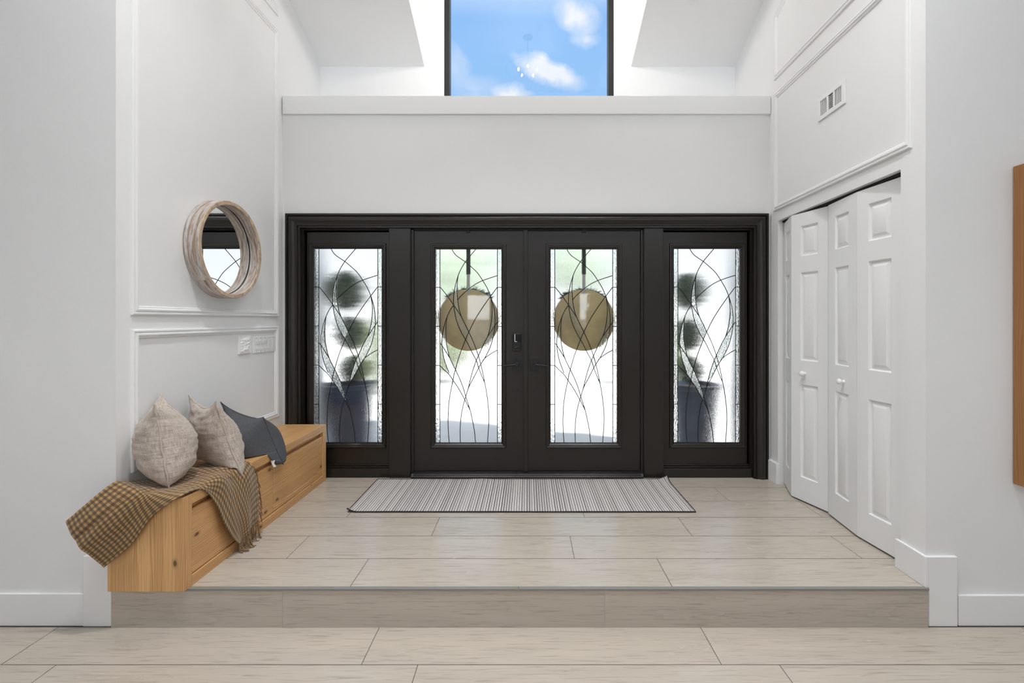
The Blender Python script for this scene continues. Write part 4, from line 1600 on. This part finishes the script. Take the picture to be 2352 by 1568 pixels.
def topiary(x, Y, balls, pr, pz1, label, plabel):
    t_ = root('topiary', (x, Y, pz1 - .05), label, 'topiary', 'topiaries outside the front doors')
    for (dx, z, r_) in balls:
        mb = MB()
        core(mb, (x + dx, Y, z), r_ * .86)
        leaf_ball(mb, (x + dx, Y, z), r_, 700, .020)
        mb.build('foliage_ball', M['leaf'], t_, recalc=False)
    mb = MB()
    mb.tube([(x, Y, pz1 - .045), (x + balls[0][0], Y, balls[0][1])], .014, 8)
    mb.build('stem', M['bark'], t_)
    p_ = root('planter', (x, Y, ZG), plabel, 'planter', 'planters outside the front doors')
    mb = MB()
    h = pz1 - ZG
    mb.lathe([(.001, 0), (pr * .74, 0), (pr * .78, .02), (pr * .96, h * .8), (pr * 1.0, h - .05), (pr * 1.05, h - .045), (pr * 1.05, h), (pr * .95, h), (pr * .93, h - .05)], lambda a, b, c_: (x + a, Y + b, ZG + c_), 40)
    mb.build('pot', M['planter'], p_, smooth=40)
    mb = MB()
    mb.lathe([(.001, -.045), (pr * .93, -.05)], lambda a, b, c_: (x + a, Y + b, pz1 + c_), 24)
    mb.build('soil', M['soil'], p_)


YT = 4.75
topiary(pX(805, YT), YT, [(-.05, pZ(668, YT), .215), (-.01, pZ(765, YT), .175), (.01, pZ(848, YT), .15)], .255, pZ(880, YT),
        'three-ball clipped topiary seen through the left side window', 'blue-grey planter seen through the left side window')
topiary(pX(1592, YT), YT, [(-.06, pZ(668, YT), .195), (-.04, pZ(770, YT), .165), (-.02, pZ(850, YT), .15)], .275, pZ(880, YT),
        'three-ball clipped topiary seen through the right side window', 'blue-grey planter seen through the right side window')

# round signs hung outside on the doors
for cx_, lab in ((1076, 'round brown sign hanging outside the left front door'), (1341, 'round brown sign hanging outside the right front door')):
    Ys = 3.905
    c = px(cx_, 735, Ys)
    r_ = root('door_sign', (c.x, Ys, c.z), lab, 'sign', 'round signs on the front doors')
    mb = MB()
    mb.lathe([(.0005, 0), (.258, 0), (.264, .004), (.264, .014), (.258, .018), (.0005, .018)], lambda x, y, h: (c.x + x, Ys + h, c.z + y), 64)
    mb.build('disc', M['disc'], r_, smooth=35)
    mb = MB()
    mb.box(c.x - .018, c.x + .018, Ys - .004, Ys, pZ(630, Ys), pZ(545, Ys))
    mb.build('strap', M['ribbon'], r_)['label'] = 'black over-door strap'
    mb = MB()
    mb.box(c.x - .014, c.x + .014, Ys - .003, Ys, c.z + .22, pZ(630, Ys))
    mb.build('ribbon', M['ribbon_light'], r_)['label'] = 'pale ribbon'
    mb = MB()
    for _ in range(240):
        a = random.uniform(-.75, .75)
        p = Vector((c.x + math.sin(a) * .262, Ys + .03 + random.uniform(-.01, .03), c.z + math.cos(a) * .258))
        d = Vector((random.uniform(-1, 1) + math.sin(a), random.uniform(-.3, .3), random.uniform(-.4, .6))).normalized() * random.uniform(.02, .055)
        s = d.cross(Vector((0, 1, 0))).normalized() * .004
        mb.quad(p - s, p + s, p + d + s * .3, p + d - s * .3)
    mb.build('greenery', M['pine_needle'], r_, recalc=False)['label'] = 'dark green sprigs'


def shrub(name, x, Y, z, r_, h, n, lf, mat, label, cat):
    t_ = root(name, (x, Y, ZG), label, cat, 'greenery beyond the front doors')
    mb = MB()
    zc = z
    for k in range(7):
        a = random.uniform(0, 6.28)
        q = random.uniform(.2, .6) * r_ * (k > 0)
        c = (x + q * math.cos(a), Y + q * math.sin(a), zc + random.uniform(-.3, .3) * h * (k > 0))
        core(mb, c, r_ * .55, h / r_)
        leaf_ball(mb, c, r_ * .64, n // 7, lf, h / r_)
    mb.build('foliage', mat, t_, recalc=False)
    mb = MB()
    mb.tube([(x, Y, ZG - .02), (x + .02, Y, zc)], max(.02, r_ * .07), 8)
    mb.build('trunk', M['bark'], t_)


shrub('shrub', -2.72, 8.2, .95, .45, .85, 2600, .05, M['leaf_pale'], 'sunlit green shrub seen at the right border of the left side window', 'shrub')
shrub('shrub', -1.75, 9.8, .75, .55, .62, 2200, .05, M['leaf_pale'], 'low sunlit shrub seen low in the left front door glass', 'shrub')
shrub('shrub', 2.25, 9.6, .75, .5, .62, 2200, .05, M['leaf_pale'], 'low sunlit shrub seen at the right border of the right front door glass', 'shrub')
shrub('shrub', 2.42, 7.6, .9, .33, .75, 2200, .05, M['leaf_pale'], 'sunlit green shrub seen at the left border of the right side window', 'shrub')
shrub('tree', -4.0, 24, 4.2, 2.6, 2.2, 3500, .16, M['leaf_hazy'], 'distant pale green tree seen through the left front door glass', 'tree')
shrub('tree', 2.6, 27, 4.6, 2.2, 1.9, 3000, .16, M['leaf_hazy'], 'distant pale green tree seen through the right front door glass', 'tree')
shrub('tree', 3.0, -9.0, 1.9, .7, 1.2, 2600, .09, M['leaf_pale'], 'leafy tree behind the camera, reflected in the right door glass', 'tree')
